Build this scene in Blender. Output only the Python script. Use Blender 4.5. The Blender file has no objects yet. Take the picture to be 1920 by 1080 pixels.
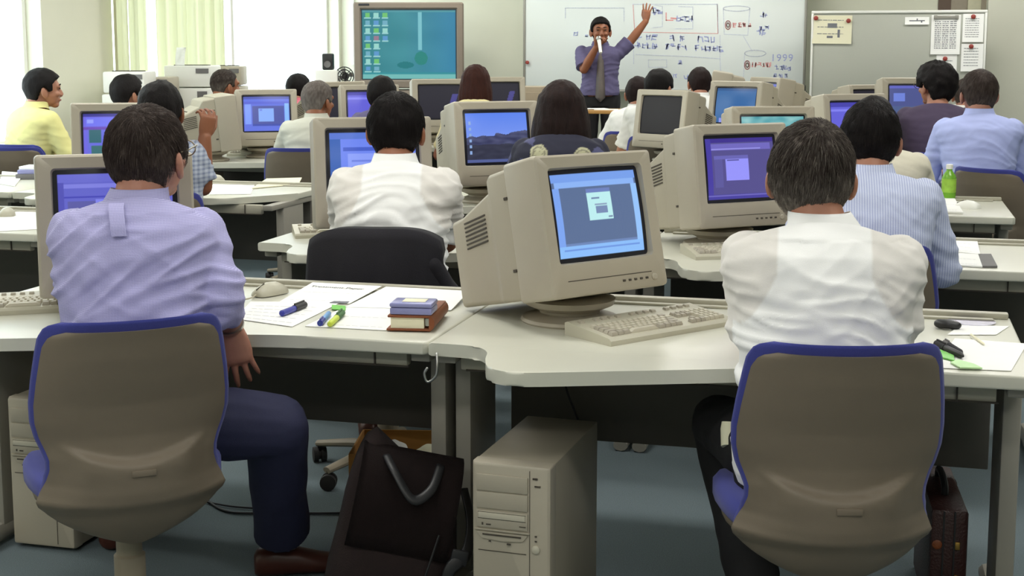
import bpy, bmesh, math, random
import numpy as np
from mathutils import Vector, Matrix, Euler, noise as mnoise
R = math.radians
PI = math.pi
scene = bpy.context.scene
COL = scene.collection
V = Vector

# ---------------------------------------------------------------- camera numbers (room axes: x along the desk rows, y to the front wall)
F, CX, CY = 2600.0, 960.0, 440.0
PIT = math.atan((440 - 92) / F)
YAW = R(15)
HC = 1.41
_cp, _sp, _cy, _sy = math.cos(PIT), math.sin(PIT), math.cos(YAW), math.sin(YAW)


def ray(px, py):
    a = (px - CX) / F
    b = (CY - py) / F
    fx, fy, fz = a, _cp + b * _sp, -_sp + b * _cp
    return (fx * _cy - fy * _sy, fx * _sy + fy * _cy, fz)


def at(px, py, z):
    """floor-plan point seen at a pixel, on the level z"""
    r = ray(px, py)
    t = (z - HC) / r[2]
    return V((r[0] * t, r[1] * t, z))


def aty(px, py, Y):
    r = ray(px, py)
    t = Y / r[1]
    return V((r[0] * t, Y, HC + r[2] * t))


def atx(px, py, X):
    r = ray(px, py)
    t = X / r[0]
    return V((X, r[1] * t, HC + r[2] * t))


def PD(px, d):
    """floor-plan point at column px and depth d"""
    x = (px - CX) / F * d
    return V((x * _cy - d * _sy, x * _sy + d * _cy, 0))


def ZD(py, d):
    """height of pixel row py at depth d"""
    b = (CY - py) / F
    return HC + d * (-_sp + b * _cp) / (_cp + b * _sp)


# ---------------------------------------------------------------- materials
def lin(c):
    return tuple(((x / 255) / 12.92 if x / 255 <= .04045 else ((x / 255 + .055) / 1.055) ** 2.4) for x in c[:3]) + (1.0,)


def mat(name, c, rough=.5, var=.06, scale=40, bump=0.0, bscale=200, metal=0, spec=.5, stretch=None, sheen=0, coat=0):
    m = bpy.data.materials.new(name)
    m.use_nodes = True
    nt = m.node_tree
    b = nt.nodes['Principled BSDF']
    b.inputs['Roughness'].default_value = rough
    b.inputs['Metallic'].default_value = metal
    b.inputs['Specular IOR Level'].default_value = spec
    b.inputs['Sheen Weight'].default_value = sheen
    b.inputs['Coat Weight'].default_value = coat
    tc = nt.nodes.new('ShaderNodeTexCoord')
    src = tc.outputs['Object']
    if stretch:
        mp = nt.nodes.new('ShaderNodeMapping')
        mp.inputs['Scale'].default_value = stretch
        nt.links.new(src, mp.inputs['Vector'])
        src = mp.outputs['Vector']
    n = nt.nodes.new('ShaderNodeTexNoise')
    n.inputs['Scale'].default_value = scale
    n.inputs['Detail'].default_value = 4
    nt.links.new(src, n.inputs['Vector'])
    mix = nt.nodes.new('ShaderNodeMix')
    mix.data_type = 'RGBA'
    L = lin(c)
    mix.inputs[6].default_value = tuple(x * (1 - var * 1.6) for x in L[:3]) + (1,)
    mix.inputs[7].default_value = tuple(min(1, x * (1 + var * 1.6)) for x in L[:3]) + (1,)
    nt.links.new(n.outputs['Fac'], mix.inputs[0])
    nt.links.new(mix.outputs[2], b.inputs['Base Color'])
    if bump:
        n2 = nt.nodes.new('ShaderNodeTexNoise')
        n2.inputs['Scale'].default_value = bscale
        n2.inputs['Detail'].default_value = 3
        nt.links.new(src, n2.inputs['Vector'])
        bp = nt.nodes.new('ShaderNodeBump')
        bp.inputs['Strength'].default_value = bump
        bp.inputs['Distance'].default_value = .01
        nt.links.new(n2.outputs['Fac'], bp.inputs['Height'])
        nt.links.new(bp.outputs['Normal'], b.inputs['Normal'])
    return m


def attr_mat(name, rough=.5, emit=0.0, base=None, spec=.5, bump=0.0):
    """colour comes from the mesh attribute 'col' (screen images, printed cloth)"""
    m = bpy.data.materials.new(name)
    m.use_nodes = True
    nt = m.node_tree
    b = nt.nodes['Principled BSDF']
    a = nt.nodes.new('ShaderNodeAttribute')
    a.attribute_name = 'col'
    b.inputs['Roughness'].default_value = rough
    b.inputs['Specular IOR Level'].default_value = spec
    if emit:
        b.inputs['Base Color'].default_value = (.01, .01, .012, 1)
        nt.links.new(a.outputs['Color'], b.inputs['Emission Color'])
        b.inputs['Emission Strength'].default_value = emit
    else:
        nt.links.new(a.outputs['Color'], b.inputs['Base Color'])
        if bump:
            n2 = nt.nodes.new('ShaderNodeTexNoise')
            n2.inputs['Scale'].default_value = 350
            bp = nt.nodes.new('ShaderNodeBump')
            bp.inputs['Strength'].default_value = bump
            bp.inputs['Distance'].default_value = .005
            nt.links.new(n2.outputs['Fac'], bp.inputs['Height'])
            nt.links.new(bp.outputs['Normal'], b.inputs['Normal'])
    return m


def stripe_mat(name, c1, c2, freq, axis='X', width=.5, rough=.8, second=None):
    """woven stripes or checks running through the cloth"""
    m = mat(name, c1, rough, .04, 60, .15, 300)
    nt = m.node_tree
    b = nt.nodes['Principled BSDF']
    base = b.inputs['Base Color'].links[0].from_socket
    tc = nt.nodes.new('ShaderNodeTexCoord')

    def wave(ax, fr, w):
        s = nt.nodes.new('ShaderNodeSeparateXYZ')
        nt.links.new(tc.outputs['Object'], s.inputs[0])
        mu = nt.nodes.new('ShaderNodeMath')
        mu.operation = 'MULTIPLY'
        mu.inputs[1].default_value = fr
        nt.links.new(s.outputs[ax], mu.inputs[0])
        fr_ = nt.nodes.new('ShaderNodeMath')
        fr_.operation = 'FRACT'
        nt.links.new(mu.outputs[0], fr_.inputs[0])
        gt = nt.nodes.new('ShaderNodeMath')
        gt.operation = 'LESS_THAN'
        gt.inputs[1].default_value = w
        nt.links.new(fr_.outputs[0], gt.inputs[0])
        return gt.outputs[0]
    f = wave(axis, freq, width)
    if second:
        g = wave(second, freq, width)
        ad = nt.nodes.new('ShaderNodeMath')
        ad.operation = 'MULTIPLY_ADD'
        ad.inputs[1].default_value = .5
        h = nt.nodes.new('ShaderNodeMath')
        h.operation = 'MULTIPLY'
        h.inputs[1].default_value = .5
        nt.links.new(f, ad.inputs[0])
        nt.links.new(g, h.inputs[0])
        nt.links.new(h.outputs[0], ad.inputs[2])
        f = ad.outputs[0]
    mix = nt.nodes.new('ShaderNodeMix')
    mix.data_type = 'RGBA'
    nt.links.new(f, mix.inputs[0])
    nt.links.new(base, mix.inputs[6])
    mix.inputs[7].default_value = lin(c2)
    nt.links.new(mix.outputs[2], b.inputs['Base Color'])
    return m


M = {}
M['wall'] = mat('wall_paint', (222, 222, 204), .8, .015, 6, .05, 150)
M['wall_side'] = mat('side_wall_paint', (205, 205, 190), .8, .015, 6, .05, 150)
M['ceiling'] = mat('ceiling_tile', (225, 225, 218), .9, .02, 8)
M['carpet'] = mat('carpet', (112, 126, 132), .95, .22, 260, .6, 500)
M['beige'] = mat('beige_plastic', (174, 166, 149), .42, .02, 18, .04, 600)
M['beige_rear'] = mat('beige_plastic_rear', (168, 160, 142), .5, .02, 18, .06, 600)
M['beige_pale'] = mat('pale_beige_plastic', (186, 182, 164), .4, .02, 18)
M['beige_yellow'] = mat('yellowed_plastic', (205, 198, 170), .4, .02, 18)
M['vent'] = mat('vent_slot', (70, 64, 56), .8)
M['key'] = mat('key_plastic', (196, 190, 172), .45, .03, 60)
M['key_grey'] = mat('key_plastic_grey', (170, 163, 148), .5, .03, 60)
M['white_plastic'] = mat('white_plastic', (232, 232, 226), .4, .01)
M['top'] = mat('desk_laminate', (204, 203, 189), .33, .015, 12, .02, 300)
M['edge'] = mat('desk_edge', (172, 168, 152), .45, .02)
M['leg'] = mat('desk_metal', (150, 146, 136), .45, .02)
M['panel'] = mat('modesty_panel', (88, 84, 78), .6, .03)
M['shell'] = mat('chair_plastic', (114, 103, 88), .55, .03, 30, .12, 900)
M['blue'] = mat('blue_upholstery', (52, 58, 140), .85, .08, 300, .3, 900, sheen=.2)
M['blue_dark'] = mat('navy_upholstery', (40, 40, 88), .85, .08, 300, .3, 900, sheen=.2)
M['chair_base'] = mat('chair_base_plastic', (140, 130, 112), .5, .03)
M['black'] = mat('black_plastic', (28, 28, 30), .45, .03)
M['rubber'] = mat('dark_rubber', (36, 34, 33), .7, .03)
M['steel'] = mat('brushed_steel', (176, 176, 172), .3, .02, metal=1)
M['grey_alu'] = mat('grey_aluminium', (150, 148, 140), .4, .02, metal=.3)
M['paper'] = mat('white_paper', (243, 243, 240), .85, .01)
M['paper_cream'] = mat('cream_paper', (232, 228, 200), .85, .01)
M['print'] = mat('printed_ink', (120, 122, 128), .9, .1)
M['print_pale'] = mat('faint_print', (206, 206, 210), .9, .05)
M['tape_pale'] = mat('pale_green_tape', (196, 234, 176), .5)
M['print_dark'] = mat('black_ink', (48, 48, 52), .9, .1)
M['leather_brown'] = mat('tan_leather', (128, 68, 32), .5, .1, 40, .2, 250)
M['leather_dark'] = mat('dark_burgundy_leather', (52, 24, 22), .42, .15, 30, .3, 160)
M['bag'] = mat('dark_maroon_nylon', (30, 17, 16), .95, .15, 40, .3, 400)
M['cardboard'] = mat('cardboard', (168, 118, 56), .85, .06, 20, .1, 120, stretch=(1, 1, 8))
M['gold'] = mat('brass', (190, 150, 80), .35, .02, metal=1)
M['whiteboard'] = mat('whiteboard_enamel', (226, 232, 230), .22, .008, 3)
M['felt'] = mat('grey_felt_board', (178, 180, 170), .9, .02, 200, .1, 800)
M['ink_blue'] = mat('blue_marker', (162, 170, 214), .6, .2, 90)
M['ink_red'] = mat('red_marker', (224, 156, 154), .6, .2, 90)
M['ink_pale'] = mat('worn_blue_marker', (202, 208, 222), .6, .2, 90)
M['tv'] = mat('television_housing', (122, 110, 98), .5, .03)
M['wood'] = mat('table_wood', (176, 132, 70), .5, .1, 8, .05, 60, stretch=(1, 12, 12))
M['cabinet'] = mat('cabinet_front', (168, 154, 132), .6, .03)
M['red_magnet'] = mat('red_magnet', (150, 60, 52), .4)
M['skin'] = mat('skin_tan', (166, 114, 90), .5, .06, 25, .05, 400)
M['skin_dark'] = mat('skin_deep_tan', (142, 88, 60), .5, .06, 25, .05, 400)
M['skin_red'] = mat('skin_ruddy', (168, 116, 96), .5, .08, 25, .05, 400)
M['lip'] = mat('lip', (150, 80, 70), .4)
M['eye'] = mat('eye_dark', (30, 24, 22), .2)
M['lens'] = mat('silver_frame', (140, 130, 110), .3, .02, metal=.8)


def hair_mat(name, c, c2=None, grey=0.0):
    m = mat(name, c, .62, .35, 110, .35, 260, stretch=(1, 1, .18), spec=.15)
    if c2:
        nt = m.node_tree
        b = nt.nodes['Principled BSDF']
        base = b.inputs['Base Color'].links[0].from_socket
        a = nt.nodes.new('ShaderNodeAttribute')
        a.attribute_name = 'grey'
        mx = nt.nodes.new('ShaderNodeMix')
        mx.data_type = 'RGBA'
        nt.links.new(a.outputs['Fac'], mx.inputs[0])
        nt.links.new(base, mx.inputs[6])
        mx.inputs[7].default_value = lin(c2)
        nt.links.new(mx.outputs[2], b.inputs['Base Color'])
    return m


M['hair_black'] = hair_mat('black_hair', (20, 16, 16), (58, 48, 44))
M['hair_brownblack'] = hair_mat('dark_brown_hair', (46, 36, 32), (128, 116, 108))
M['hair_grey'] = hair_mat('greying_hair', (44, 35, 31), (146, 138, 128))
M['hair_silver'] = hair_mat('silver_hair', (88, 80, 76), (140, 133, 127))
M['hair_red'] = hair_mat('reddish_brown_hair', (52, 26, 20), (80, 46, 36))
M['hair_dkred'] = hair_mat('brown_black_hair', (30, 19, 18), (56, 36, 32))

M['sh_lav'] = stripe_mat('lavender_shirt', (148, 145, 194), (184, 181, 221), 300, 'X', .5, second='Z')
M['sh_white'] = attr_mat('sheer_white_shirt', .85, bump=.15)
M['sh_whiteplain'] = mat('white_shirt', (224, 224, 221), .85, .01, 40, .1, 400)
M['sh_stripe'] = stripe_mat('blue_striped_shirt', (208, 214, 238), (172, 182, 220), 130, 'X', .4)
M['sh_blue'] = mat('pale_blue_shirt', (178, 188, 238), .85, .02, 40, .15, 400)
M['sh_yellow'] = mat('pale_yellow_shirt', (226, 220, 150), .85, .02, 40, .15, 400)
M['sh_cream'] = mat('cream_shirt', (212, 206, 188), .85, .02, 40, .15, 400)
M['sh_stone'] = mat('pale_stone_shirt', (190, 189, 176), .85, .02, 40, .15, 400)
M['sh_purple'] = mat('dark_plum_shirt', (72, 60, 84), .85, .05, 40, .15, 400)
M['sh_plaid'] = stripe_mat('grey_check_shirt', (176, 184, 200), (122, 132, 158), 55, 'X', .45, second='Z')
M['sh_navy'] = attr_mat('navy_floral_top', .85, bump=.15)
M['sh_lilac'] = mat('lilac_shirt', (92, 86, 122), .85, .03, 40, .15, 400)
M['sh_pink'] = mat('pink_shirt', (214, 110, 130), .85, .03)
M['sh_knit'] = mat('cream_yellow_blouse', (222, 212, 160), .85, .03)
M['tie'] = mat('grey_tie', (104, 96, 92), .6, .08)
M['tr_navy'] = mat('navy_trousers', (34, 36, 66), .8, .06, 60, .15, 500)
M['tr_black'] = mat('black_trousers', (22, 21, 24), .8, .05, 60, .15, 500)
M['tr_grey'] = mat('grey_trousers', (90, 90, 96), .8, .05)
M['jacket'] = mat('black_jacket', (24, 22, 30), .85, .08, 60, .2, 400)
M['sock'] = mat('pale_sock', (196, 184, 188), .9, .05, 200, .3, 500)
M['shoe'] = mat('brown_leather_shoe', (70, 34, 24), .38, .1)
M['screen'] = attr_mat('lit_crt_screen', .2, emit=1.0, spec=.3)
M['screen_off_glow'] = attr_mat('faint_glow_crt_screen', .45, emit=.6, spec=.2)  # switched-off tubes get their dark tone from a weak added glow
M['tag_green'] = mat('green_plastic', (120, 200, 90), .4)
M['pen_blue'] = mat('blue_pen', (44, 50, 150), .35)
M['pen_lime'] = mat('lime_marker', (196, 214, 70), .4)
M['pen_sky'] = mat('sky_blue_marker', (110, 160, 214), .4)
M['lilac_case'] = mat('lilac_plastic_case', (140, 142, 190), .25, .05, 20)
M['tea'] = mat('green_tea_bottle', (112, 170, 50), .2, .05)
M['label_yg'] = mat('bottle_label', (150, 196, 70), .5, .25, 40)
M['disc'] = mat('compact_disc', (176, 172, 196), .15, .1, 14, metal=.8)
M['pad'] = mat('grey_card', (110, 108, 108), .7)
M['cable'] = mat('cable_jacket', (26, 26, 34), .6)
M['cable_beige'] = mat('beige_cable', (180, 172, 150), .6)
M['green_book'] = mat('green_cloth', (70, 110, 66), .7)


def curtain_mat():
    m = bpy.data.materials.new('sheer_green_curtain')
    m.use_nodes = True
    nt = m.node_tree
    out = nt.nodes['Material Output']
    nt.nodes.remove(nt.nodes['Principled BSDF'])
    d = nt.nodes.new('ShaderNodeBsdfDiffuse')
    t = nt.nodes.new('ShaderNodeBsdfTranslucent')
    tc = nt.nodes.new('ShaderNodeTexCoord')
    n = nt.nodes.new('ShaderNodeTexNoise')
    n.inputs['Scale'].default_value = 3
    mp = nt.nodes.new('ShaderNodeMapping')
    mp.inputs['Scale'].default_value = (1, 6, .02)
    nt.links.new(tc.outputs['Object'], mp.inputs[0])
    nt.links.new(mp.outputs[0], n.inputs['Vector'])
    mx = nt.nodes.new('ShaderNodeMix')
    mx.data_type = 'RGBA'
    mx.inputs[6].default_value = lin((222, 222, 182))
    mx.inputs[7].default_value = lin((246, 244, 226))
    nt.links.new(n.outputs['Fac'], mx.inputs[0])
    nt.links.new(mx.outputs[2], d.inputs[0])
    nt.links.new(mx.outputs[2], t.inputs[0])
    ms = nt.nodes.new('ShaderNodeMixShader')
    ms.inputs[0].default_value = .6
    nt.links.new(d.outputs[0], ms.inputs[1])
    nt.links.new(t.outputs[0], ms.inputs[2])
    nt.links.new(ms.outputs[0], out.inputs[0])
    return m


M['curtain'] = curtain_mat()


def glass_mat():
    m = bpy.data.materials.new('window_glass')
    m.use_nodes = True
    nt = m.node_tree
    out = nt.nodes['Material Output']
    nt.nodes.remove(nt.nodes['Principled BSDF'])
    a = nt.nodes.new('ShaderNodeBsdfTransparent')
    a.inputs[0].default_value = (.96, .98, .97, 1)
    g = nt.nodes.new('ShaderNodeBsdfGlossy')
    g.inputs['Roughness'].default_value = .02
    ms = nt.nodes.new('ShaderNodeMixShader')
    ms.inputs[0].default_value = .08
    nt.links.new(a.outputs[0], ms.inputs[1])
    nt.links.new(g.outputs[0], ms.inputs[2])
    nt.links.new(ms.outputs[0], out.inputs[0])
    return m


M['glass'] = glass_mat()


# ---------------------------------------------------------------- mesh helpers
def B():
    return bmesh.new()


def join(bm, other, mtx=None):
    me = bpy.data.meshes.new('tmp')
    other.to_mesh(me)
    other.free()
    if mtx is not None:
        me.transform(mtx)
    bm.from_mesh(me)
    bpy.data.meshes.remove(me)


def box(bm, c, s, bev=0.0, rot=None, seg=2):
    t = bmesh.new()
    bmesh.ops.create_cube(t, size=1)
    bmesh.ops.scale(t, vec=V(s), verts=t.verts)
    if bev:
        bmesh.ops.bevel(t, geom=list(t.edges), offset=bev, segments=seg, affect='EDGES', profile=.5)
    m = Matrix.Translation(V(c))
    if rot is not None:
        m = m @ rot
    join(bm, t, m)
    return bm


def loft(bm, rings, cap0=True, cap1=True, closed=True):
    vs = [[bm.verts.new(p) for p in r] for r in rings]
    n = len(vs[0])
    for a, b in zip(vs, vs[1:]):
        for i in range(n if closed else n - 1):
            j = (i + 1) % n
            try:
                bm.faces.new((a[i], a[j], b[j], b[i]))
            except ValueError:
                pass
    if cap0:
        bm.faces.new(list(reversed(vs[0])))
    if cap1:
        bm.faces.new(vs[-1])
    return vs


def frames(pts):
    T = []
    for i in range(len(pts)):
        a = pts[max(0, i - 1)]
        b = pts[min(len(pts) - 1, i + 1)]
        T.append((b - a).normalized())
    up = V((0, 0, 1)) if abs(T[0].z) < .9 else V((0, 1, 0))
    n = (up - T[0] * up.dot(T[0])).normalized()
    out = []
    for t in T:
        n = n - t * n.dot(t)
        n.normalize()
        out.append((t, n, t.cross(n)))
    return out


def tube(bm, pts, rad, n=12, cap=True):
    pts = [V(p) for p in pts]
    if not isinstance(rad, (list, tuple)):
        rad = [rad] * len(pts)
    rings = []
    for (t, a, b), p, r in zip(frames(pts), pts, rad):
        ra, rb = r if isinstance(r, (tuple, list)) else (r, r)
        rings.append([p + a * (ra * math.cos(2 * PI * k / n)) + b * (rb * math.sin(2 * PI * k / n)) for k in range(n)])
    loft(bm, rings, cap, cap)
    return bm


def limb(bm, pts, rad, n=16):
    """rounded tapering tube with ball ends"""
    pts = [V(p) for p in pts]
    tube(bm, pts, rad, n)
    for p, r in zip(pts, rad):
        ell(bm, p, (r, r, r) if not isinstance(r, tuple) else (max(r),) * 3, u=14, v=9)
    return bm


def curve_pts(pts, n=8):
    """smooth a polyline (Catmull-Rom)"""
    P = [V(p) for p in pts]
    out = []
    for i in range(len(P) - 1):
        p0, p1, p2, p3 = P[max(0, i - 1)], P[i], P[i + 1], P[min(len(P) - 1, i + 2)]
        for k in range(n):
            t = k / n
            out.append(.5 * ((2 * p1) + (p2 - p0) * t + (2 * p0 - 5 * p1 + 4 * p2 - p3) * t * t + (3 * p1 - p0 - 3 * p2 + p3) * t ** 3))
    out.append(P[-1])
    return out


def ell(bm, c, r, mtx=None, u=24, v=14):
    t = bmesh.new()
    bmesh.ops.create_uvsphere(t, u_segments=u, v_segments=v, radius=1)
    m = Matrix.Translation(V(c)) @ (mtx if mtx is not None else Matrix.Identity(4)) @ Matrix.Diagonal((*r, 1))
    join(bm, t, m)
    return bm


def lathe(bm, prof, c=(0, 0, 0), n=24, mtx=None):
    t = bmesh.new()
    rings = [[V((r * math.cos(2 * PI * k / n), r * math.sin(2 * PI * k / n), z)) for k in range(n)] for r, z in prof]
    loft(t, rings)
    m = Matrix.Translation(V(c))
    if mtx is not None:
        m = m @ mtx
    join(bm, t, m)
    return bm


def prism(bm, poly, z0, z1, bev=0.0, seg=3):
    t = bmesh.new()
    lo = [t.verts.new((x, y, z0)) for x, y in poly]
    hi = [t.verts.new((x, y, z1)) for x, y in poly]
    n = len(poly)
    t.faces.new(list(reversed(lo)))
    t.faces.new(hi)
    for i in range(n):
        t.faces.new((lo[i], lo[(i + 1) % n], hi[(i + 1) % n], hi[i]))
    if bev:
        es = [e for e in t.edges if abs(e.verts[0].co.z - e.verts[1].co.z) < 1e-6]
        bmesh.ops.bevel(t, geom=es, offset=bev, segments=seg, affect='EDGES', profile=.5)
    join(bm, t)
    return bm


def rrect(w, h, r, n=5, cx=0, cz=0):
    """rounded rectangle outline in (x, z)"""
    out = []
    for sx, sz, a0 in ((1, 1, 0), (-1, 1, 90), (-1, -1, 180), (1, -1, 270)):
        for k in range(n):
            a = R(a0 + 90 * k / (n - 1))
            out.append((cx + sx * (w / 2 - r) + r * math.cos(a), cz + sz * (h / 2 - r) + r * math.sin(a)))
    return out


def finish(me, smooth=True, angle=35):
    if smooth:
        me.shade_smooth()
        if angle:
            me.set_sharp_from_angle(angle=R(angle))


def obj(name, bm, m, parent=None, loc=None, smooth=True, angle=35, recalc=True):
    if isinstance(bm, bpy.types.Mesh):
        me = bm
    else:
        if recalc:
            bmesh.ops.recalc_face_normals(bm, faces=bm.faces)
        me = bpy.data.meshes.new(name)
        bm.to_mesh(me)
        bm.free()
    me.name = name
    finish(me, smooth, angle)
    me.materials.clear()
    me.materials.append(m if not isinstance(m, str) else M[m])
    o = bpy.data.objects.new(name, me)
    COL.objects.link(o)
    if parent is not None:
        o.parent = parent
    if loc is not None:
        o.location = loc
    return o


def recenter(o):
    """move the origin of a top-level mesh to the middle of its underside"""
    me = o.data
    co = np.empty(len(me.vertices) * 3)
    me.vertices.foreach_get('co', co)
    co = co.reshape(-1, 3)
    c = V(((co[:, 0].min() + co[:, 0].max()) / 2, (co[:, 1].min() + co[:, 1].max()) / 2, co[:, 2].min()))
    me.transform(Matrix.Translation(-c))
    o.location = o.location + c
    return o


def tag(o, label=None, cat=None, group=None, kind=None):
    if label:
        o['label'] = label
    if cat:
        o['category'] = cat
    if group:
        o['group'] = group
    if kind:
        o['kind'] = kind
    return o


def thing(name, label, cat, loc=(0, 0, 0), rz=0, group=None):
    o = bpy.data.objects.new(name, None)
    o.empty_display_size = .1
    COL.objects.link(o)
    o.location = loc
    o.rotation_euler = (0, 0, rz)
    return tag(o, label, cat, group)


KIDS = {}


def copy_tree(o, parent=None):
    c = o.copy()
    COL.objects.link(c)
    if parent is not None:
        c.parent = parent
    for ch in list(o.children):
        copy_tree(ch, c)
    return c


def struct(name, bm, m, **k):
    o = obj(name, bm, m, **k)
    o['kind'] = 'structure'
    return o


def remesh(bm, vox, smooth=4, fac=.5):
    """melt overlapping shapes into one continuous skin"""
    bmesh.ops.recalc_face_normals(bm, faces=bm.faces)
    me = bpy.data.meshes.new('tmp')
    bm.to_mesh(me)
    bm.free()
    o = bpy.data.objects.new('tmp', me)
    COL.objects.link(o)
    md = o.modifiers.new('r', 'REMESH')
    md.mode = 'VOXEL'
    md.voxel_size = vox
    if smooth:
        s = o.modifiers.new('s', 'SMOOTH')
        s.iterations = smooth
        s.factor = fac
    dg = bpy.context.evaluated_depsgraph_get()
    out = bpy.data.meshes.new_from_object(o.evaluated_get(dg))
    bpy.data.objects.remove(o)
    bpy.data.meshes.remove(me)
    return out


def coords(me):
    a = np.empty(len(me.vertices) * 3)
    me.vertices.foreach_get('co', a)
    return a.reshape(-1, 3)


def normals(me):
    a = np.empty(len(me.vertices) * 3)
    me.vertices.foreach_get('normal', a)
    return a.reshape(-1, 3)


def set_coords(me, a):
    me.vertices.foreach_set('co', np.ascontiguousarray(a).ravel())
    me.update()


def set_col(me, cols, name='col'):
    ca = me.color_attributes.new(name, 'FLOAT_COLOR', 'POINT')
    ca.data.foreach_set('color', np.ascontiguousarray(cols, dtype=np.float32).ravel())


def linarr(c):
    c = np.asarray(c, dtype=float) / 255
    return np.where(c <= .04045, c / 12.92, ((c + .055) / 1.055) ** 2.4)
LAMP, SKY, EXPO = 21.5, 4.5, 0.0
# ================================================================ furniture and equipment builders
def desk_outline(chamfer=False):
    top = [(0, .70)]
    c = curve_pts([(0, 0, 0), (.06, 0, 0), (.125, -.012, 0), (.165, -.06, 0), (.185, -.14, 0), (.215, -.215, 0), (.275, -.248, 0), (.34, -.235, 0)], 5)
    top += [(p.x, p.y) for p in c]
    c = curve_pts([(.34, -.235, 0), (.60, -.14, 0), (.86, -.045, 0), (.98, -.012, 0), (1.08, 0, 0)], 4)
    top += [(p.x, p.y) for p in c[1:]]
    if chamfer:
        c = curve_pts([(1.08, 0, 0), (1.16, .03, 0), (1.27, .15, 0), (1.37, .28, 0), (1.397, .34, 0)], 4)
        top += [(p.x, p.y) for p in c[1:]] + [(1.397, .70)]
    else:
        top += [(1.385, 0), (1.397, .012), (1.397, .70)]
    out = []
    for p in top:                                   # drop doubled points
        if not out or (V((*p, 0)) - V((*out[-1], 0))).length > .004:
            out.append(p)
    return out


def make_desk(label, x0, y0, chamfer=False, rz=0):
    t = thing('computer_desk', label, 'desk', (x0, y0, 0), rz, 'computer desks in rows')
    poly = desk_outline(chamfer)
    b = B()
    prism(b, poly, .668, .70, .006)
    obj('worktop', b, 'top', t, angle=40)
    b = B()                                         # pencil-drawer fascia set back under the front edge
    box(b, (.69, .085, .643), (1.26, .03, .045), .004)
    f = obj('fascia', b, 'edge', t)
    b = B()
    box(b, (1.235, .068, .643), (.004, .006, .046))
    box(b, (.70, .068, .621), (1.25, .004, .004))
    obj('joint', b, 'vent', f)
    b = B()                                         # raised cable trunking along the back edge
    box(b, (.70, .685, .708), (1.38, .03, .016), .003)
    box(b, (.70, .64, .7035), (1.30, .02, .007), .002)
    obj('cable_trunking', b, 'edge', t)
    b = B()
    box(b, (.70, .60, .49), (1.30, .02, .356), .003)
    obj('modesty_panel', b, 'panel', t)
    for x in (.032, 1.365):
        b = B()
        box(b, (x, .30, .36), (.042, .24, .615), .006)
        box(b, (x, .30, .655), (.05, .52, .026), .004)
        lg = obj('leg', b, 'leg', t)
        b = B()
        tube(b, [(x, .02, .022), (x, .12, .034), (x, .46, .034), (x, .62, .024)], [(.02, .026), (.03, .028), (.03, .028), (.022, .026)], 10)
        obj('foot', b, 'leg', lg)
        b = B()
        for yy in (.06, .58):
            lathe(b, [(.018, 0), (.02, .004), (.014, .014)], (x, yy, 0), 10)
        obj('glide', b, 'rubber', lg)
    return t


def chair_shell_pt(u, v, off=0.0):
    """back shell as seen from behind: v=0 top edge, v=1 lower lip"""
    prof = [(.855, .140, -.056), (.851, .160, -.055), (.841, .175, -.052), (.822, .186, -.047), (.79, .192, -.040), (.735, .2005, -.024), (.685, .206, -.008), (.645, .205, .000), (.61, .197, .006), (.58, .185, .006), (.560, .178, .004),
            (.535, .178, .000), (.508, .186, -.004), (.485, .198, -.008), (.460, .208, -.008), (.445, .203, .000), (.426, .185, .010), (.407, .159, .020), (.388, .124, .032), (.370, .082, .046), (.356, .046, .058), (.347, .022, .068)]
    z = .855 - .508 * v
    for a, b in zip(prof, prof[1:]):
        if z >= b[0] - 1e-9:
            t = max(0, min(1, (z - a[0]) / (b[0] - a[0])))
            w, y = (a[i] + (b[i] - a[i]) * t for i in (1, 2))
            break
    # the crescent-shaped ledge across the back where the lower shell stands out
    arc = .562 + .036 * (u / .75) ** 2
    s = max(0, min(1, (arc - z) / .014))
    s = s * s * (3 - 2 * s)
    fade = max(0, min(1, (.84 - abs(u)) / .25))
    y -= .020 * s * fade * max(0, min(1, (z - .44) / .10))
    lower = max(0, min(1, (.56 - z) / .08))
    y += (.055 + .035 * lower) * u * u * min(1, w / .19) ** 2 + .012 * abs(u) ** 6
    n = V((u * .35, -1, .12)).normalized()
    z -= .036
    return V((w * u, y, z)) - n * off


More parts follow.
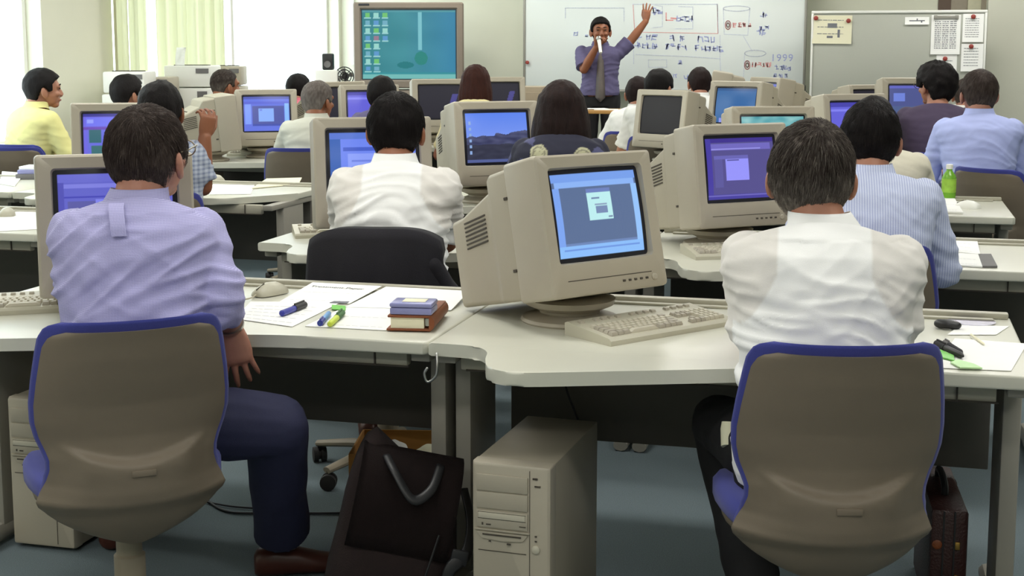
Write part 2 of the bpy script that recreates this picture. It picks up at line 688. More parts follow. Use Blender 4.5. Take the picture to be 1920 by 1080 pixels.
def make_chair(label, loc, rz, group='office chairs at the desks', jacket=False):
    t = thing('office_chair', label, 'chair', loc, rz, group)
    U = [math.sin(-PI / 2 + PI * i / 36) * .55 + .45 * (-1 + 2 * i / 36) for i in range(37)]
    W = [i / 72 for i in range(73)]
    b = B()

    def sheet(off, grow):
        g = []
        for v in W:
            row = []
            for u in U:
                p = chair_shell_pt(u, v, off)
                p.x *= 1 + grow / .2 * max(0, min(1, (p.z - .425) / .06))
                if grow > 0 and p.z > .56:
                    p.z = .56 + (p.z - .56) * (1 + grow * 1.5 / .235)
                row.append(p)
            g.append(row)
        return g

    def slab(bm, a, c):
        va = [[bm.verts.new(p) for p in r] for r in a]
        vc = [[bm.verts.new(p) for p in r] for r in c]
        n, m = len(a), len(a[0])
        for i in range(n - 1):
            for j in range(m - 1):
                bm.faces.new((va[i][j], va[i][j + 1], va[i + 1][j + 1], va[i + 1][j]))
                bm.faces.new((vc[i][j], vc[i + 1][j], vc[i + 1][j + 1], vc[i][j + 1]))
        for i in range(n - 1):
            bm.faces.new((va[i][0], va[i + 1][0], vc[i + 1][0], vc[i][0]))
            bm.faces.new((va[i][-1], vc[i][-1], vc[i + 1][-1], va[i + 1][-1]))
        for j in range(m - 1):
            bm.faces.new((va[0][j], vc[0][j], vc[0][j + 1], va[0][j + 1]))
            bm.faces.new((va[-1][j], va[-1][j + 1], vc[-1][j + 1], vc[-1][j]))
    slab(b, sheet(0, 0), sheet(.014, -.002))
    obj('back_shell', b, 'shell', t, angle=50)
    b = B()
    p = chair_shell_pt(.06, .635)
    box(b, (p.x, p.y - .001, p.z), (.052, .004, .014), .0015)
    obj('adjuster_tab', b, 'shell', t)
    # cushion: pale blue roll round the shell
    b = B()
    a = sheet(.010, .0135)
    c = sheet(.060, .006)
    W2 = range(0, 57)
    a = [a[i] for i in W2]
    c = [c[i] for i in W2]
    slab(b, a, c)
    bmesh.ops.bevel(b, geom=[e for e in b.edges if len(e.link_faces) == 2 and e.calc_face_angle(0) > R(50)], offset=.012, segments=3, affect='EDGES', profile=.5)
    obj('back_cushion', b, 'blue', t, angle=None)
    # seat cushion, waterfall front
    b = B()
    rings = []
    for z, k in ((.389, .80), (.394, .93), (.409, 1.0), (.434, 1.0), (.450, .95), (.456, .82)):
        ring = []
        for i in range(40):
            a_ = 2 * PI * i / 40
            ca, sa = math.cos(a_), math.sin(a_)
            x = .222 * k * math.copysign(abs(ca) ** .62, ca)
            y = .215 * k * math.copysign(abs(sa) ** .70, sa)
            zz = z - (.03 * max(0, (y - .08) / .14) ** 2) + .014 * (abs(x) / .22) ** 3
            ring.append(V((x * (1 - .06 * max(0, -y / .22)), y + .245, zz + .008)))
        rings.append(ring)
    loft(b, rings)
    obj('seat_cushion', b, 'blue', t, angle=None)
    # pan under the seat, running on from the back shell
    b = B()
    rings = []
    for z, k, yo in ((.416, .95, .25), (.399, .94, .25), (.379, .84, .24), (.360, .66, .23), (.344, .46, .22), (.330, .25, .21), (.324, .14, .20)):
        ring = []
        for i in range(40):
            a_ = 2 * PI * i / 40
            ca, sa = math.cos(a_), math.sin(a_)
            ring.append(V((.218 * k * math.copysign(abs(ca) ** .75, ca), .200 * k * math.copysign(abs(sa) ** .75, sa) + yo, z)))
        rings.append(ring)
    loft(b, rings)
    obj('seat_pan', b, 'shell', t, angle=None)
    b = B()
    lathe(b, [(.036, .10), (.036, .24), (.030, .245), (.030, .335)], (0, .20, 0), 20)
    obj('gas_column', b, 'chair_base', t)
    b = B()
    lathe(b, [(.03, .06), (.045, .062), (.045, .105), (.034, .118)], (0, .20, 0), 18)
    base = obj('base_hub', b, 'chair_base', t)
    for k in range(5):
        an = R(18 + 72 * k)
        d = V((math.cos(an), math.sin(an), 0))
        c0 = V((0, .20, 0))
        b = B()
        tube(b, [c0 + d * .03 + V((0, 0, .092)), c0 + d * .15 + V((0, 0, .082)), c0 + d * .275 + V((0, 0, .066))], [(.017, .024), (.015, .022), (.011, .017)], 10)
        lg = obj('leg', b, 'chair_base', t)
        b = B()
        q = c0 + d * .268
        rot = Matrix.Rotation(an + .7, 4, 'Z') @ Matrix.Rotation(PI / 2, 4, 'Y')
        lathe(b, [(.012, -.024), (.026, -.022), (.027, -.006), (.018, -.004), (.018, .004), (.027, .006), (.026, .022), (.012, .024)], q + V((0, 0, .028)), 16, rot)
        tube(b, [q + V((0, 0, .03)), q + V((0, 0, .066))], .007, 8)
        obj('caster', b, 'rubber', lg)
    return t


# ---- pictures on the screens, as functions of (u, v) with v up
def rects(bg, lst):
    def f(u, v):
        c = np.zeros((*u.shape, 3)) + np.array(bg, float)
        for x0, x1, y0, y1, col in lst:
            m = (u >= x0) & (u < x1) & (v >= y0) & (v < y1)
            c[m] = col
        return c
    return f


SCR = {}
SCR['app_dialog'] = rects((92, 112, 150), [(0, 1, .9, 1, (120, 160, 235)), (.03, .98, .83, .9, (140, 180, 245)), (0, .07, .0, .83, (125, 165, 240)), (.93, 1, .0, .83, (150, 195, 250)), (0, 1, 0, .14, (140, 190, 250)), (.05, .95, .075, .10, (110, 150, 225)), (.07, .93, .14, .17, (110, 135, 185)),
                                           (.37, .66, .42, .78, (190, 238, 240)), (.37, .66, .76, .80, (110, 130, 190)), (.42, .52, .68, .70, (110, 130, 170)), (.45, .60, .60, .615, (140, 160, 190)), (.46, .60, .50, .585, (120, 140, 180)), (.60, .65, .44, .46, (120, 140, 170))])
SCR['app_violet'] = rects((84, 78, 140), [(0, 1, .93, 1, (62, 48, 140)), (.06, .95, .80, .91, (112, 104, 190)), (.06, .8, .815, .83, (150, 146, 230)), (0, .07, 0, 1, (70, 60, 160)), (.1, .22, .2, .70, (92, 88, 156)), (.1, .6, .66, .72, (104, 100, 180)), (.26, .60, .30, .66, (150, 148, 250)), (.28, .46, .63, .65, (84, 80, 150)), (0, 1, .0, .08, (70, 62, 158)), (0, 1, .05, .065, (112, 106, 190))])
SCR['app_table'] = rects((98, 100, 200), [(0, 1, .90, 1, (104, 106, 205)), (.04, 1, .83, .88, (126, 128, 222)), (.04, 1, .72, .74, (70, 70, 180)), (.08, .32, .1, .68, (92, 92, 165)), (.32, .40, .05, .70, (128, 132, 235)), (.40, .95, .10, .70, (160, 176, 250)), (.45, .9, .62, .66, (130, 140, 225)), (0, .05, 0, .9, (82, 82, 180))])
SCR['app_lines'] = rects((110, 135, 240), [(0, 1, .9, 1, (90, 120, 210)), (0, .12, 0, .9, (60, 100, 180)), (.15, .6, .72, .78, (70, 95, 200)), (.2, .95, .2, .68, (140, 160, 248)), (.25, .7, .55, .58, (110, 130, 225)), (.25, .8, .45, .48, (110, 130, 225)), (.25, .6, .35, .38, (110, 130, 225))])
SCR['app_window'] = rects((100, 118, 225), [(0, 1, .93, 1, (84, 94, 180)), (0, 1, .78, .86, (92, 104, 215)), (.02, .16, .2, .78, (130, 160, 250)), (.90, .99, .25, .80, (140, 190, 250)), (.18, .88, .16, .72, (84, 92, 165)), (.32, .66, .28, .66, (140, 178, 252)), (.34, .40, .58, .63, (120, 140, 235)), (.18, .88, .14, .20, (70, 84, 175))])
SCR['app_green'] = rects((110, 104, 225), [(0, 1, .94, 1, (60, 56, 150)), (.03, 1, .76, .93, (112, 116, 240)), (.05, .14, .82, .90, (150, 160, 250)), (0, 1, .70, .75, (104, 70, 180)), (.05, 1, .22, .70, (104, 110, 220)), (.08, .25, .44, .70, (52, 104, 116)), (.45, .62, .30, .70, (60, 112, 120)), (.10, .28, .22, .38, (60, 110, 116)), (.70, .9, .3, .6, (60, 112, 120)), (.28, .46, .28, .34, (150, 165, 245)), (.03, 1, .04, .19, (140, 116, 245))])
SCR['app_blue'] = rects((52, 102, 160), [(.1, .5, 0, .12, (140, 150, 230)), (0, 1, .93, 1, (40, 84, 140))])
SCR['app_dusk'] = rects((76, 84, 140), [(0, 1, .93, 1, (96, 100, 190)), (.08, .3, .58, .8, (110, 130, 215)), (0, 1, .0, .45, (78, 94, 140))])
SCR['app_plain_violet'] = rects((100, 98, 215), [(0, 1, .9, 1, (70, 66, 170)), (0, 1, .78, .84, (130, 130, 240))])


def scr_harbour(u, v):
    n = np.zeros_like(u)
    for i in range(u.shape[0]):
        for j in range(u.shape[1]):
            n[i, j] = mnoise.noise(V((u[i, j] * 7, v[i, j] * 14, 3)))
    sky = np.stack([90 + 60 * (1 - v), 130 + 40 * (1 - v), 245 - 10 * v], -1)
    land = np.array((66, 70, 104.)) + n[..., None] * 30
    dark = np.array((52, 54, 72.)) + n[..., None] * 12
    ridge = .50 + .12 * u + .05 * n
    c = np.where((v > ridge)[..., None], sky, land)
    c = np.where((v < .36 + .03 * n)[..., None], dark, c)
    c[v < .06] = (84, 96, 150)
    for k in range(6):
        m = (abs(u - .06) < .02) & (abs(v - (.2 + .12 * k)) < .03)
        c[m] = (140, 170, 220)
    return c


SCR['harbour'] = scr_harbour


def scr_aqua(u, v):
    n = np.vectorize(lambda a, b: mnoise.noise(V((a * 6, b * 9, 7))))(u, v)
    c = np.stack([110 + 60 * n, 175 + 40 * n, 180 + 30 * n], -1)
    m = (v < .6) & (abs(u - .8) < .15)
    c[m] = c[m] * .6 + np.array((90, 90, 85))
    return c


SCR['aqua'] = scr_aqua


def scr_off(u, v):
    c = np.zeros((*u.shape, 3)) + np.array((46, 44, 58.))
    return c


def scr_off_streak(u, v):
    c = scr_off(u, v)
    m = abs((u - .75) - (v - .35) * .25) < .07
    c[m & (v < .75)] = (92, 88, 170)
    return c


def scr_grey(u, v):
    return np.zeros((*u.shape, 3)) + np.array((50, 47, 46.))


SCR['off'] = scr_off
SCR['off_streak'] = scr_off_streak
SCR['off_grey'] = scr_grey


def picture(w, h, fn, nx, ny, bulge=0.0, border=.035, border_col=(14, 14, 20)):
    """grid in the (x, z) plane facing -y whose points carry the picture"""
    bm = B()
    vs, uv = [], []
    for j in range(ny + 1):
        for i in range(nx + 1):
            u, v = i / nx, j / ny
            y = bulge * (((u - .5) * 2) ** 2 + ((v - .5) * 2) ** 2)
            vs.append(bm.verts.new(((u - .5) * w, y, (v - .5) * h)))
            uv.append((u, v))
    for j in range(ny):
        for i in range(nx):
            a = j * (nx + 1) + i
            bm.faces.new((vs[a], vs[a + 1], vs[a + nx + 2], vs[a + nx + 1]))
    me = bpy.data.meshes.new('screen')
    bm.to_mesh(me)
    bm.free()
    uv = np.array(uv)
    u, v = uv[:, 0], uv[:, 1]
    iu = np.clip((u - border) / (1 - 2 * border), 0, 1)
    iv = np.clip((v - border * 1.25) / (1 - 2.5 * border), 0, 1)
    c = fn(iu.reshape(1, -1), iv.reshape(1, -1))[0].astype(float)
    edge = (u < border) | (u > 1 - border) | (v < border * 1.25) | (v > 1 - border * 1.25)
    c[edge] = border_col
    out = np.ones((len(c), 4))
    out[:, :3] = linarr(c)
    set_col(me, out)
    return me


def make_monitor(label, loc, rz, pic, scale=1.0, tilt=9, res=(120, 92), lit=True, col='beige', deep=1.0, buttons=True):
    t = thing('crt_monitor', label, 'monitor', loc, rz, 'tube monitors on the desks')
    T = Matrix.Translation((0, 0, .07)) @ Matrix.Rotation(R(-tilt), 4, 'X') @ Matrix.Translation((0, 0, -.07))
    S = Matrix.Scale(scale, 4)

    def put(name, bm, m, parent=t, tilted=True, **k):
        bm.transform((S @ T) if tilted else S)
        return obj(name, bm, m, parent, **k)
    b = B()
    lathe(b, [(.135, 0), (.14, .006), (.135, .014), (.10, .022), (.09, .026)], (0, 0, 0), 40)
    stand = put('swivel_base', b, col, tilted=False)
    b = B()
    lathe(b, [(.085, .024), (.088, .034), (.125, .05), (.13, .066), (.10, .075)], (0, 0, 0), 32)
    put('tilt_cradle', b, col, parent=stand, tilted=False)
    # front bezel
    N = 7
    b = B()

    def ring(w, h, r, y, cz):
        return [V((x, y, z)) for x, z in rrect(w, h, r, N, 0, cz)]
    cz = .258
    rings = [ring(.410, .378, .008, -.045, cz), ring(.416, .384, .010, -.052, cz), ring(.418, .388, .011, -.172, cz), ring(.414, .384, .012, -.185, cz), ring(.402, .372, .012, -.190, cz),
             ring(.336, .262, .012, -.188, cz + .026), ring(.326, .252, .01, -.170, cz + .026)]
    loft(b, rings, cap0=True, cap1=False)
    bz = put('front_bezel', b, col, angle=38)
    b = B()
    for k in range(5):
        box(b, (.045 + k * .021, -.1895, .092), (.009, .006, .006), .001)
    box(b, (.0, -.1885, .108), (.30, .003, .0022))
    put('control_row', b, 'vent', parent=bz)
    if buttons:
        b = B()
        lathe(b, [(.010, -.004), (.010, .003), (.007, .006)], (.158, -.189, .092), 16, Matrix.Rotation(PI / 2, 4, 'X'))
        put('power_button', b, col, parent=bz)
    me = picture(.330, .256, SCR[pic], res[0], res[1], .006, border=.046 if res[0] > 100 else .035)
    me.transform(Matrix.Translation((0, -.181, cz + .026)))
    me.transform(S @ T)
    obj('screen', me, 'screen' if lit else 'screen_off_glow', t, angle=None)
    # rear housing: shoulder, then a smaller stepped tube cover
    b = B()
    D = deep
    rings = [ring(.400, .366, .012, -.046, cz - .002), ring(.396, .360, .012, .032 * D, cz - .004), ring(.388, .350, .012, .044 * D, cz - .008), ring(.354, .316, .012, .062 * D, cz - .026),
             ring(.350, .312, .012, .075 * D, cz - .028), ring(.326, .262, .014, .19 * D, cz - .050), ring(.320, .254, .014, .232 * D, cz - .054), ring(.306, .240, .012, .240 * D, cz - .054)]
    loft(b, rings)
    hs = put('rear_housing', b, col + '_rear' if col == 'beige' else col, angle=38)
    b = B()
    for sx in (1, -1):
        for r_ in range(7):
            yy = .134 * D
            box(b, (sx * .1692, yy, cz + .066 - r_ * .0122), (.0042, .094 * D, .0046), rot=Matrix.Rotation(sx * math.atan(.013 / (.115 * D)), 4, 'Z') @ Matrix.Rotation(-.13 / D, 4, 'X'))
        box(b, (sx * .166, .12 * D, cz - .166), (.004, .10 * D, .010), rot=Matrix.Rotation(sx * math.atan(.013 / (.115 * D)), 4, 'Z') @ Matrix.Rotation(.10 / D, 4, 'X'))
    put('side_vent', b, 'vent', parent=hs)
    b = B()
    for r_ in range(5):
        box(b, (0, (.09 + r_ * .022) * D, cz + .108 - r_ * .0035), (.20, .007, .012))
    put('top_vent', b, 'vent', parent=hs)
    b = B()
    for sx in (1, -1):
        box(b, (sx * .198, -.030, cz - .10), (.010, .016, .008), .001)
        box(b, (sx * .198, -.030, cz + .10), (.010, .016, .008), .001)
    put('side_clip', b, 'vent', parent=bz)
    return t


def make_keyboard(label, loc, rz, group='keyboards on the desks', s=1.0):
    t = thing('keyboard', label, 'keyboard', loc, rz, group)
    b = B()
    L, D = .47 * s, .19 * s
    prof = [(-D / 2, .0), (-D / 2, .012), (-D / 2 + .006, .018), (-.03, .024), (D / 2 - .035, .032), (D / 2 - .01, .036), (D / 2, .032), (D / 2, .0)]
    loft(b, [[V((x, y, z)) for y, z in prof] for x in (-L / 2, -L / 2 + .004, L / 2 - .004, L / 2)])
    obj('case', b, 'beige_pale', t)
    b = B()
    g = B()

    def key(bm, x, y, w, d=.0165):
        z = .022 + (y + .05) * .075
        v = []
        for (k, zz) in ((1, z - .006), (.96, z + .002), (.74, z + .008)):
            v.append([V((x + sx * w / 2 * k, y + sy * d / 2 * k, zz + sy * d / 2 * .08)) for sx, sy in ((-1, -1), (1, -1), (1, 1), (-1, 1))])
        loft(bm, v)
    pit = .019 * s
    for r_ in range(5):
        y = -.068 * s + r_ * pit
        x = -L / 2 + .018
        if r_ == 0:
            ws = [1.3, 1.1, 1.3, 5.5, 1.3, 1.1, 1.1, 1.3]
        elif r_ == 1:
            ws = [2.2] + [1] * 10 + [2.0]
        elif r_ == 2:
            ws = [1.8] + [1] * 11 + [1.6]
        elif r_ == 3:
            ws = [1.5] + [1] * 12 + [1]
        else:
            ws = [1] * 13 + [1.5]
        for i, w in enumerate(ws):
            bm = g if (w > 1 and w < 4) else b
            key(bm, x + w * pit / 2, y, w * pit - .002, pit - .002)
            x += w * pit
        for i in range(3):
            if r_ in (0, 3, 4) or (r_ == 1 and i == 1):
                key(g, L / 2 - .018 - 4.4 * pit - (2 - i) * pit, y, pit - .002, pit - .002)
        for i in range(4):
            key(b, L / 2 - .018 - (3.5 - i) * pit, y, pit - .002, pit - .002)
    y = .062 * s
    for i in range(16):
        if i % 5 != 1 or i == 0:
            key(g, -L / 2 + .028 + i * .0268 * s, y, pit - .002, pit - .003)
    obj('keys', b, 'key', t, smooth=False)
    obj('function_keys', g, 'key_grey', t, smooth=False)
    return t


def make_mouse(label, loc, rz, m='beige_pale', cable=None):
    t = thing('computer_mouse', label, 'mouse', loc, rz, 'mice on the desks')
    b = B()
    rings = []
    for y, w, h in ((-.055, .018, .012), (-.050, .028, .022), (-.025, .033, .034), (.005, .033, .036), (.035, .030, .028), (.052, .024, .018), (.056, .016, .010)):
        rings.append([V((w * math.cos(a), y, max(0, h * math.sin(a)) if math.sin(a) > 0 else 0)) for a in [2 * PI * k / 20 for k in range(20)]])
    loft(b, rings)
    obj('body', b, m, t, angle=60)
    b = B()
    box(b, (0, .038, .0262), (.0015, .036, .003), rot=Matrix.Rotation(-.42, 4, 'X'))
    obj('button_split', b, 'vent', t)
    if cable:
        b = B()
        tube(b, curve_pts([(0, .055, .006)] + cable, 6), .0022, 6)
        obj('lead', b, 'cable_beige', t)
    return t


def make_tower(label, loc, rz):
    t = thing('computer_tower', label, 'computer', loc, rz, 'tower computers on the floor')
    w, d, h = .198, .42, .425
    b = B()
    box(b, (0, .03 + d / 2, .012 + h / 2), (w - .004, d - .02, h), .003)
    obj('case', b, 'beige_rear', t)
    b = B()
    rings = [[V((x, y, z)) for x, z in rrect(ww, hh, r, 5, 0, .012 + h / 2)] for ww, hh, r, y in ((w, h + .004, .004, .04), (w, h + .004, .004, .012), (w - .006, h - .002, .006, .003), (w - .016, h - .012, .006, 0))]
    loft(b, rings)
    fr = obj('front_panel', b, 'beige', t)
    zt = .012 + h
    b = B()
    box(b, (-.022, -.001, zt - .047), (.128, .006, .040), .0015)
    box(b, (-.022, -.001, zt - .090), (.128, .006, .040), .0015)
    obj('bay_cover', b, 'beige', fr)
    b = B()
    box(b, (-.022, -.0015, zt - .136), (.128, .006, .042), .0015)
    dr = obj('optical_drive', b, 'beige', fr)
    b = B()
    box(b, (-.022, -.0045, zt - .127), (.116, .004, .014), .001)
    obj('tray', b, 'key', dr)
    b = B()
    box(b, (-.022, -.0036, zt - .1195), (.120, .002, .0014))
    box(b, (-.022, -.0036, zt - .1352), (.120, .002, .0014))
    box(b, (-.070, -.0045, zt - .148), (.004, .002, .006))
    box(b, (-.055, -.0045, zt - .149), (.012, .002, .003))
    box(b, (.030, -.0045, zt - .147), (.016, .002, .002))
    obj('drive_slot', b, 'vent', dr)
    b = B()
    box(b, (-.022, -.002, zt - .163), (.138, .006, .004), .001)
    pr = [(-.085, 0), (.042, 0), (.03, -.016), (-.022, -.020), (-.073, -.016)]
    loft(b, [[V((x, y, zt - .168 + z)) for x, z in pr] for y in (.002, -.004)])
    fd = obj('floppy_drive', b, 'beige', fr)
    b = B()
    box(b, (-.022, -.0048, zt - .174), (.096, .002, .0032))
    box(b, (-.052, -.0048, zt - .190), (.005, .002, .003))
    box(b, (-.004, -.0048, zt - .193), (.010, .002, .004))
    obj('floppy_slot', b, 'vent', fd)
    b = B()
    box(b, (.0465, -.0004, .012 + h / 2), (.0012, .002, h - .02))
    box(b, (.060, -.0015, zt - .028), (.012, .002, .004))
    box(b, (.066, -.0015, zt - .046), (.014, .002, .003))
    box(b, (.062, -.0015, zt - .168), (.005, .002, .003))
    box(b, (.062, -.0015, zt - .180), (.005, .002, .003))
    box(b, (-.022, -.0008, zt - .215), (.12, .002, .0012))
    obj('indicator_strip', b, 'vent', fr)
    b = B()
    lathe(b, [(.010, -.003), (.010, .003), (.006, .005)], (.062, -.001, zt - .200), 16, Matrix.Rotation(PI / 2, 4, 'X'))
    obj('power_button', b, 'key', fr)
    b = B()
    for sx in (-1, 1):
        for yy in (.06, .38):
            box(b, (sx * .07, yy, .008), (.03, .03, .016), .003)
    obj('rubber_feet', b, 'rubber', t)
    return t


def sheet(label, corners, z, m='paper', name='paper_sheet', cat='paper', group=None, th=.0012, lines=0, band=None, curl=0.0):
    """paper lying at height z; corners are pixels, in order round the sheet"""
    zz = [z[0], z[0], z[1], z[1]] if isinstance(z, tuple) else [z] * len(corners)
    P = [at(px, py, q) for (px, py), q in zip(corners, zz)]
    c = sum(P, V()) / len(P)
    z = c.z
    b = B()
    if len(P) == 4:
        n = 8
        lo, hi = [], []
        for j in range(n + 1):
            for i in range(n + 1):
                u, v = i / n, j / n
                p = (P[0] * (1 - u) + P[1] * u) * (1 - v) + (P[3] * (1 - u) + P[2] * u) * v - c
                p.z += curl * (max(0, u - .55) ** 2 + .6 * max(0, .35 - v) ** 2) * 4
                hi.append(b.verts.new(p + V((0, 0, th))))
                lo.append(b.verts.new(p))
        for j in range(n):
            for i in range(n):
                a = j * (n + 1) + i
                q = (a, a + 1, a + n + 2, a + n + 1)
                b.faces.new([hi[k] for k in q])
                b.faces.new([lo[k] for k in reversed(q)])
        bd = [i for i in range(n)] + [i * (n + 1) + n for i in range(n)] + [n * (n + 1) + i for i in range(n, 0, -1)] + [i * (n + 1) for i in range(n, 0, -1)]
        for k in range(len(bd)):
            a, d = bd[k], bd[(k + 1) % len(bd)]
            b.faces.new((lo[a], lo[d], hi[d], hi[a]))
    else:
        prism(b, [(p.x - c.x, p.y - c.y) for p in P], 0, th)
    o = obj(name, b, m, loc=(c.x, c.y, z), angle=60)
    tag(o, label, cat, group)

    def uvp(u, v):
        p = (P[0] * (1 - u) + P[1] * u) * (1 - v) + (P[3] * (1 - u) + P[2] * u) * v - c
        return V((p.x, p.y, p.z + th + .0004 + curl * (max(0, u - .55) ** 2 + .6 * max(0, .35 - v) ** 2) * 4))
    if lines:
        b = B()
        rnd = random.Random(len(label))
        for k in range(lines):
            v = .1 + .8 * k / lines
            u = .1
            while u < .85:
                w = rnd.uniform(.03, .12)
                q = [uvp(u, v), uvp(min(u + w, .9), v), uvp(min(u + w, .9), v + .014), uvp(u, v + .014)]
                b.faces.new([b.verts.new(x) for x in q])
                u += w + .025
        obj('printed_lines', b, 'print_pale', o, smooth=False)
    if band:
        u0, u1, v0, v1, word = band
        b = B()
        rnd = random.Random(7)
        u = u0
        while u < u1:
            w = rnd.uniform(.012, .03)
            h0 = rnd.uniform(0, .3)
            q = [uvp(u, v0 + (v1 - v0) * h0), uvp(u + w * .7, v0 + (v1 - v0) * h0), uvp(u + w * .7, v1), uvp(u, v1)]
            b.faces.new([b.verts.new(x) for x in q])
            u += w
        obj('heading', b, 'print_dark', o, smooth=False)
    return o
# ================================================================ people
def hand(bm, wrist, direction, palm, curl=.35, thumb=1, s=1.0, spread=.12):
    """palm, four unequal bent fingers and a thumb from the side; palm = direction the palm faces"""
    d = direction.normalized()
    p = (palm - d * palm.dot(d)).normalized()
    sd = d.cross(p) * thumb                     # towards the thumb
    k0 = wrist + d * .085 * s
    rings = []
    for t, w, th in ((-.012, .026, .019), (.0, .027, .018), (.03, .036, .017), (.06, .041, .015), (.085, .040, .013), (.094, .034, .009)):
        c = wrist + d * t * s
        rings.append([c + sd * (w * s * math.cos(2 * PI * k / 16)) + p * (th * s * math.sin(2 * PI * k / 16)) for k in range(16)])
    loft(bm, rings)
    for i, (off, ln, r) in enumerate(((.032, .068, .0086), (.011, .076, .0090), (-.011, .070, .0086), (-.031, .055, .0076))):
        q = k0 + sd * off * s
        dd = (d + sd * spread * off / .03).normalized()
        pts = [q - dd * .012 * s]
        a = curl * .5
        for f in (.46, .30, .24):
            a += curl * (.9 + .12 * i)
            v = dd * math.cos(a) + p * math.sin(a)
            pts.append(pts[-1] + v * ln * f * s + (dd * .012 * s if len(pts) == 1 else V()))
        tube(bm, pts, [r * s, r * s * .98, r * s * .9, r * s * .72], 10)
        ell(bm, pts[-1], (r * s * .74,) * 3, u=10, v=8)
    q = wrist + d * .022 * s + sd * .024 * s
    v1 = (d * .70 + sd * .62 + p * .35).normalized()
    v2 = (d * .90 + sd * .25 + p * .40).normalized()
    pts = [q, q + v1 * .040 * s, q + v1 * .040 * s + v2 * .030 * s, q + v1 * .040 * s + v2 * .052 * s]
    tube(bm, pts, [.0125 * s, .0108 * s, .0095 * s, .0075 * s], 10)
    ell(bm, pts[-1], (.0078 * s,) * 3, u=10, v=8)


def hairline(az):
    """lowest hair (as sin of elevation) by |azimuth| from the back of the head"""
    a = abs(math.degrees(az))
    P = [(0, -.95), (38, -.95), (58, -.80), (74, -.34), (88, -.02), (102, -.30), (112, -.28), (118, .12), (132, .34), (160, .42), (180, .44)]
    for (a0, v0), (a1, v1) in zip(P, P[1:]):
        if a <= a1:
            return v0 + (v1 - v0) * (a - a0) / (a1 - a0)
    return .6


def short_hair(Hm, spec, seed):
    """cap of hair following the skull, with loose strands over it"""
    rnd = random.Random(seed)
    col = spec.get('col', 'hair_black')
    th = spec.get('th', .014)
    thin = spec.get('thin', 0)
    grey = spec.get('grey', .0)
    nst = spec.get('strands', 0)
    bulk = spec.get('bulk', .004)
    ux, uy, uz = .0765, .098, .096
    nu, nv = (64, 40) if not nst else (96, 60)
    b = bmesh.new()
    rows = []
    gl = b.verts.layers.float.new('grey')

    def surf(az, el):
        dx, dy, dz = math.sin(az) * math.cos(el), -math.cos(az) * math.cos(el), math.sin(el)
        hl = hairline(az) + .05 * mnoise.noise(V((az * 5, seed, 0)))
        k = max(0, min(1, (dz - hl) / .10))
        k = k * k * (3 - 2 * k)
        n = mnoise.noise(V((dx * 3 + seed, dy * 3, dz * 3))) + .5 * mnoise.noise(V((dx * 9 + seed, dy * 9, dz * 6)))
        t = (th + bulk * n + .006 * max(0, -dy) * max(0, dz)) * k - .012 * (1 - k)
        rx, ry, rz = ux + t, uy + t, uz + t
        if dz < 0:                               # nape falls nearly straight down to the neck
            f = 1 + .16 * max(0, -dy) * dz
            return V((dx * rx * (1 + .10 * -dz * max(0, -dy)), dy * ry * f, dz * rz * 1.08)), k, V((dx, dy, dz))
        return V((dx * rx, dy * ry, dz * rz)), k, V((dx, dy, dz))
    for j in range(nv + 1):
        el = -PI / 2 + PI * j / nv
        row = []
        for i in range(nu):
            az = -PI + 2 * PI * i / nu
            p, k, n = surf(az, el)
            v = b.verts.new(p)
            side = max(0, min(1, (.25 - n.z) * 1.2)) * .8
            v[gl] = min(1, max(0, grey * (.1 + side + .8 * mnoise.noise(V((n.x * 14, n.y * 14, n.z * 4 + seed))))))
            row.append(v)
        rows.append(row)
    for a, c in zip(rows, rows[1:]):
        for i in range(nu):
            b.faces.new((a[i], a[(i + 1) % nu], c[(i + 1) % nu], c[i]))
    bmesh.ops.remove_doubles(b, verts=b.verts, dist=1e-5)
    crown = V((.012, -.045, .09))
    for s in range(nst):
        while True:
            az = rnd.uniform(-PI, PI)
            el = math.asin(rnd.uniform(-.85, 1))
            p, k, n = surf(az, el)
            if k > .75:
                break
        nn = V((n.x / ux, n.y / uy, n.z / uz)).normalized()
        g = p - crown
        g = g - nn * g.dot(nn)
        if g.length < .01:
            g = V((rnd.uniform(-1, 1), rnd.uniform(-1, 1), 0))
        g = g.normalized() + V((rnd.uniform(-.25, .25), rnd.uniform(-.25, .25), -.35 + rnd.uniform(-.2, .2)))
        g = (g - nn * g.dot(nn)).normalized()
        L = rnd.uniform(.022, .045)
        w = rnd.uniform(.0004, .0009)
        sd = nn.cross(g)
        lift = rnd.uniform(.0, .0035)
        pts = []
        for q in range(5):
            t = q / 4
            # follow the curved surface
            c = p + g * L * t
            m = V((c.x / (ux + th), c.y / (uy + th), c.z / (uz + th)))
            ml = p.x / (ux + th), p.y / (uy + th), p.z / (uz + th)
            m0 = V(ml).length
            c = c * (m0 / max(.2, m.length)) if c.z > -.04 else c - nn * (.012 * t * t)
            pts.append(c + nn * (-.002 + .0035 * math.sin(PI * min(1, t * 1.1)) + lift * t))
        side = max(0, min(1, (.25 - n.z) * 1.2)) * .8
        gv = min(1, max(0, grey * (.12 + side * .9) + rnd.uniform(-.3, .35) * grey + (rnd.random() < grey * .12) * .45))
        prev = None
        for q, c in enumerate(pts):
            ww = w * (1 - .8 * q / 4)
            cur = [b.verts.new(c - sd * ww), b.verts.new(c + nn * ww), b.verts.new(c + sd * ww)]
            for v in cur:
                v[gl] = gv
            if prev:
                b.faces.new((prev[0], prev[1], cur[1], cur[0]))
                b.faces.new((prev[1], prev[2], cur[2], cur[1]))
            prev = cur
    b.transform(Hm)
    me = bpy.data.meshes.new('hair')
    b.to_mesh(me)
    b.free()
    return me


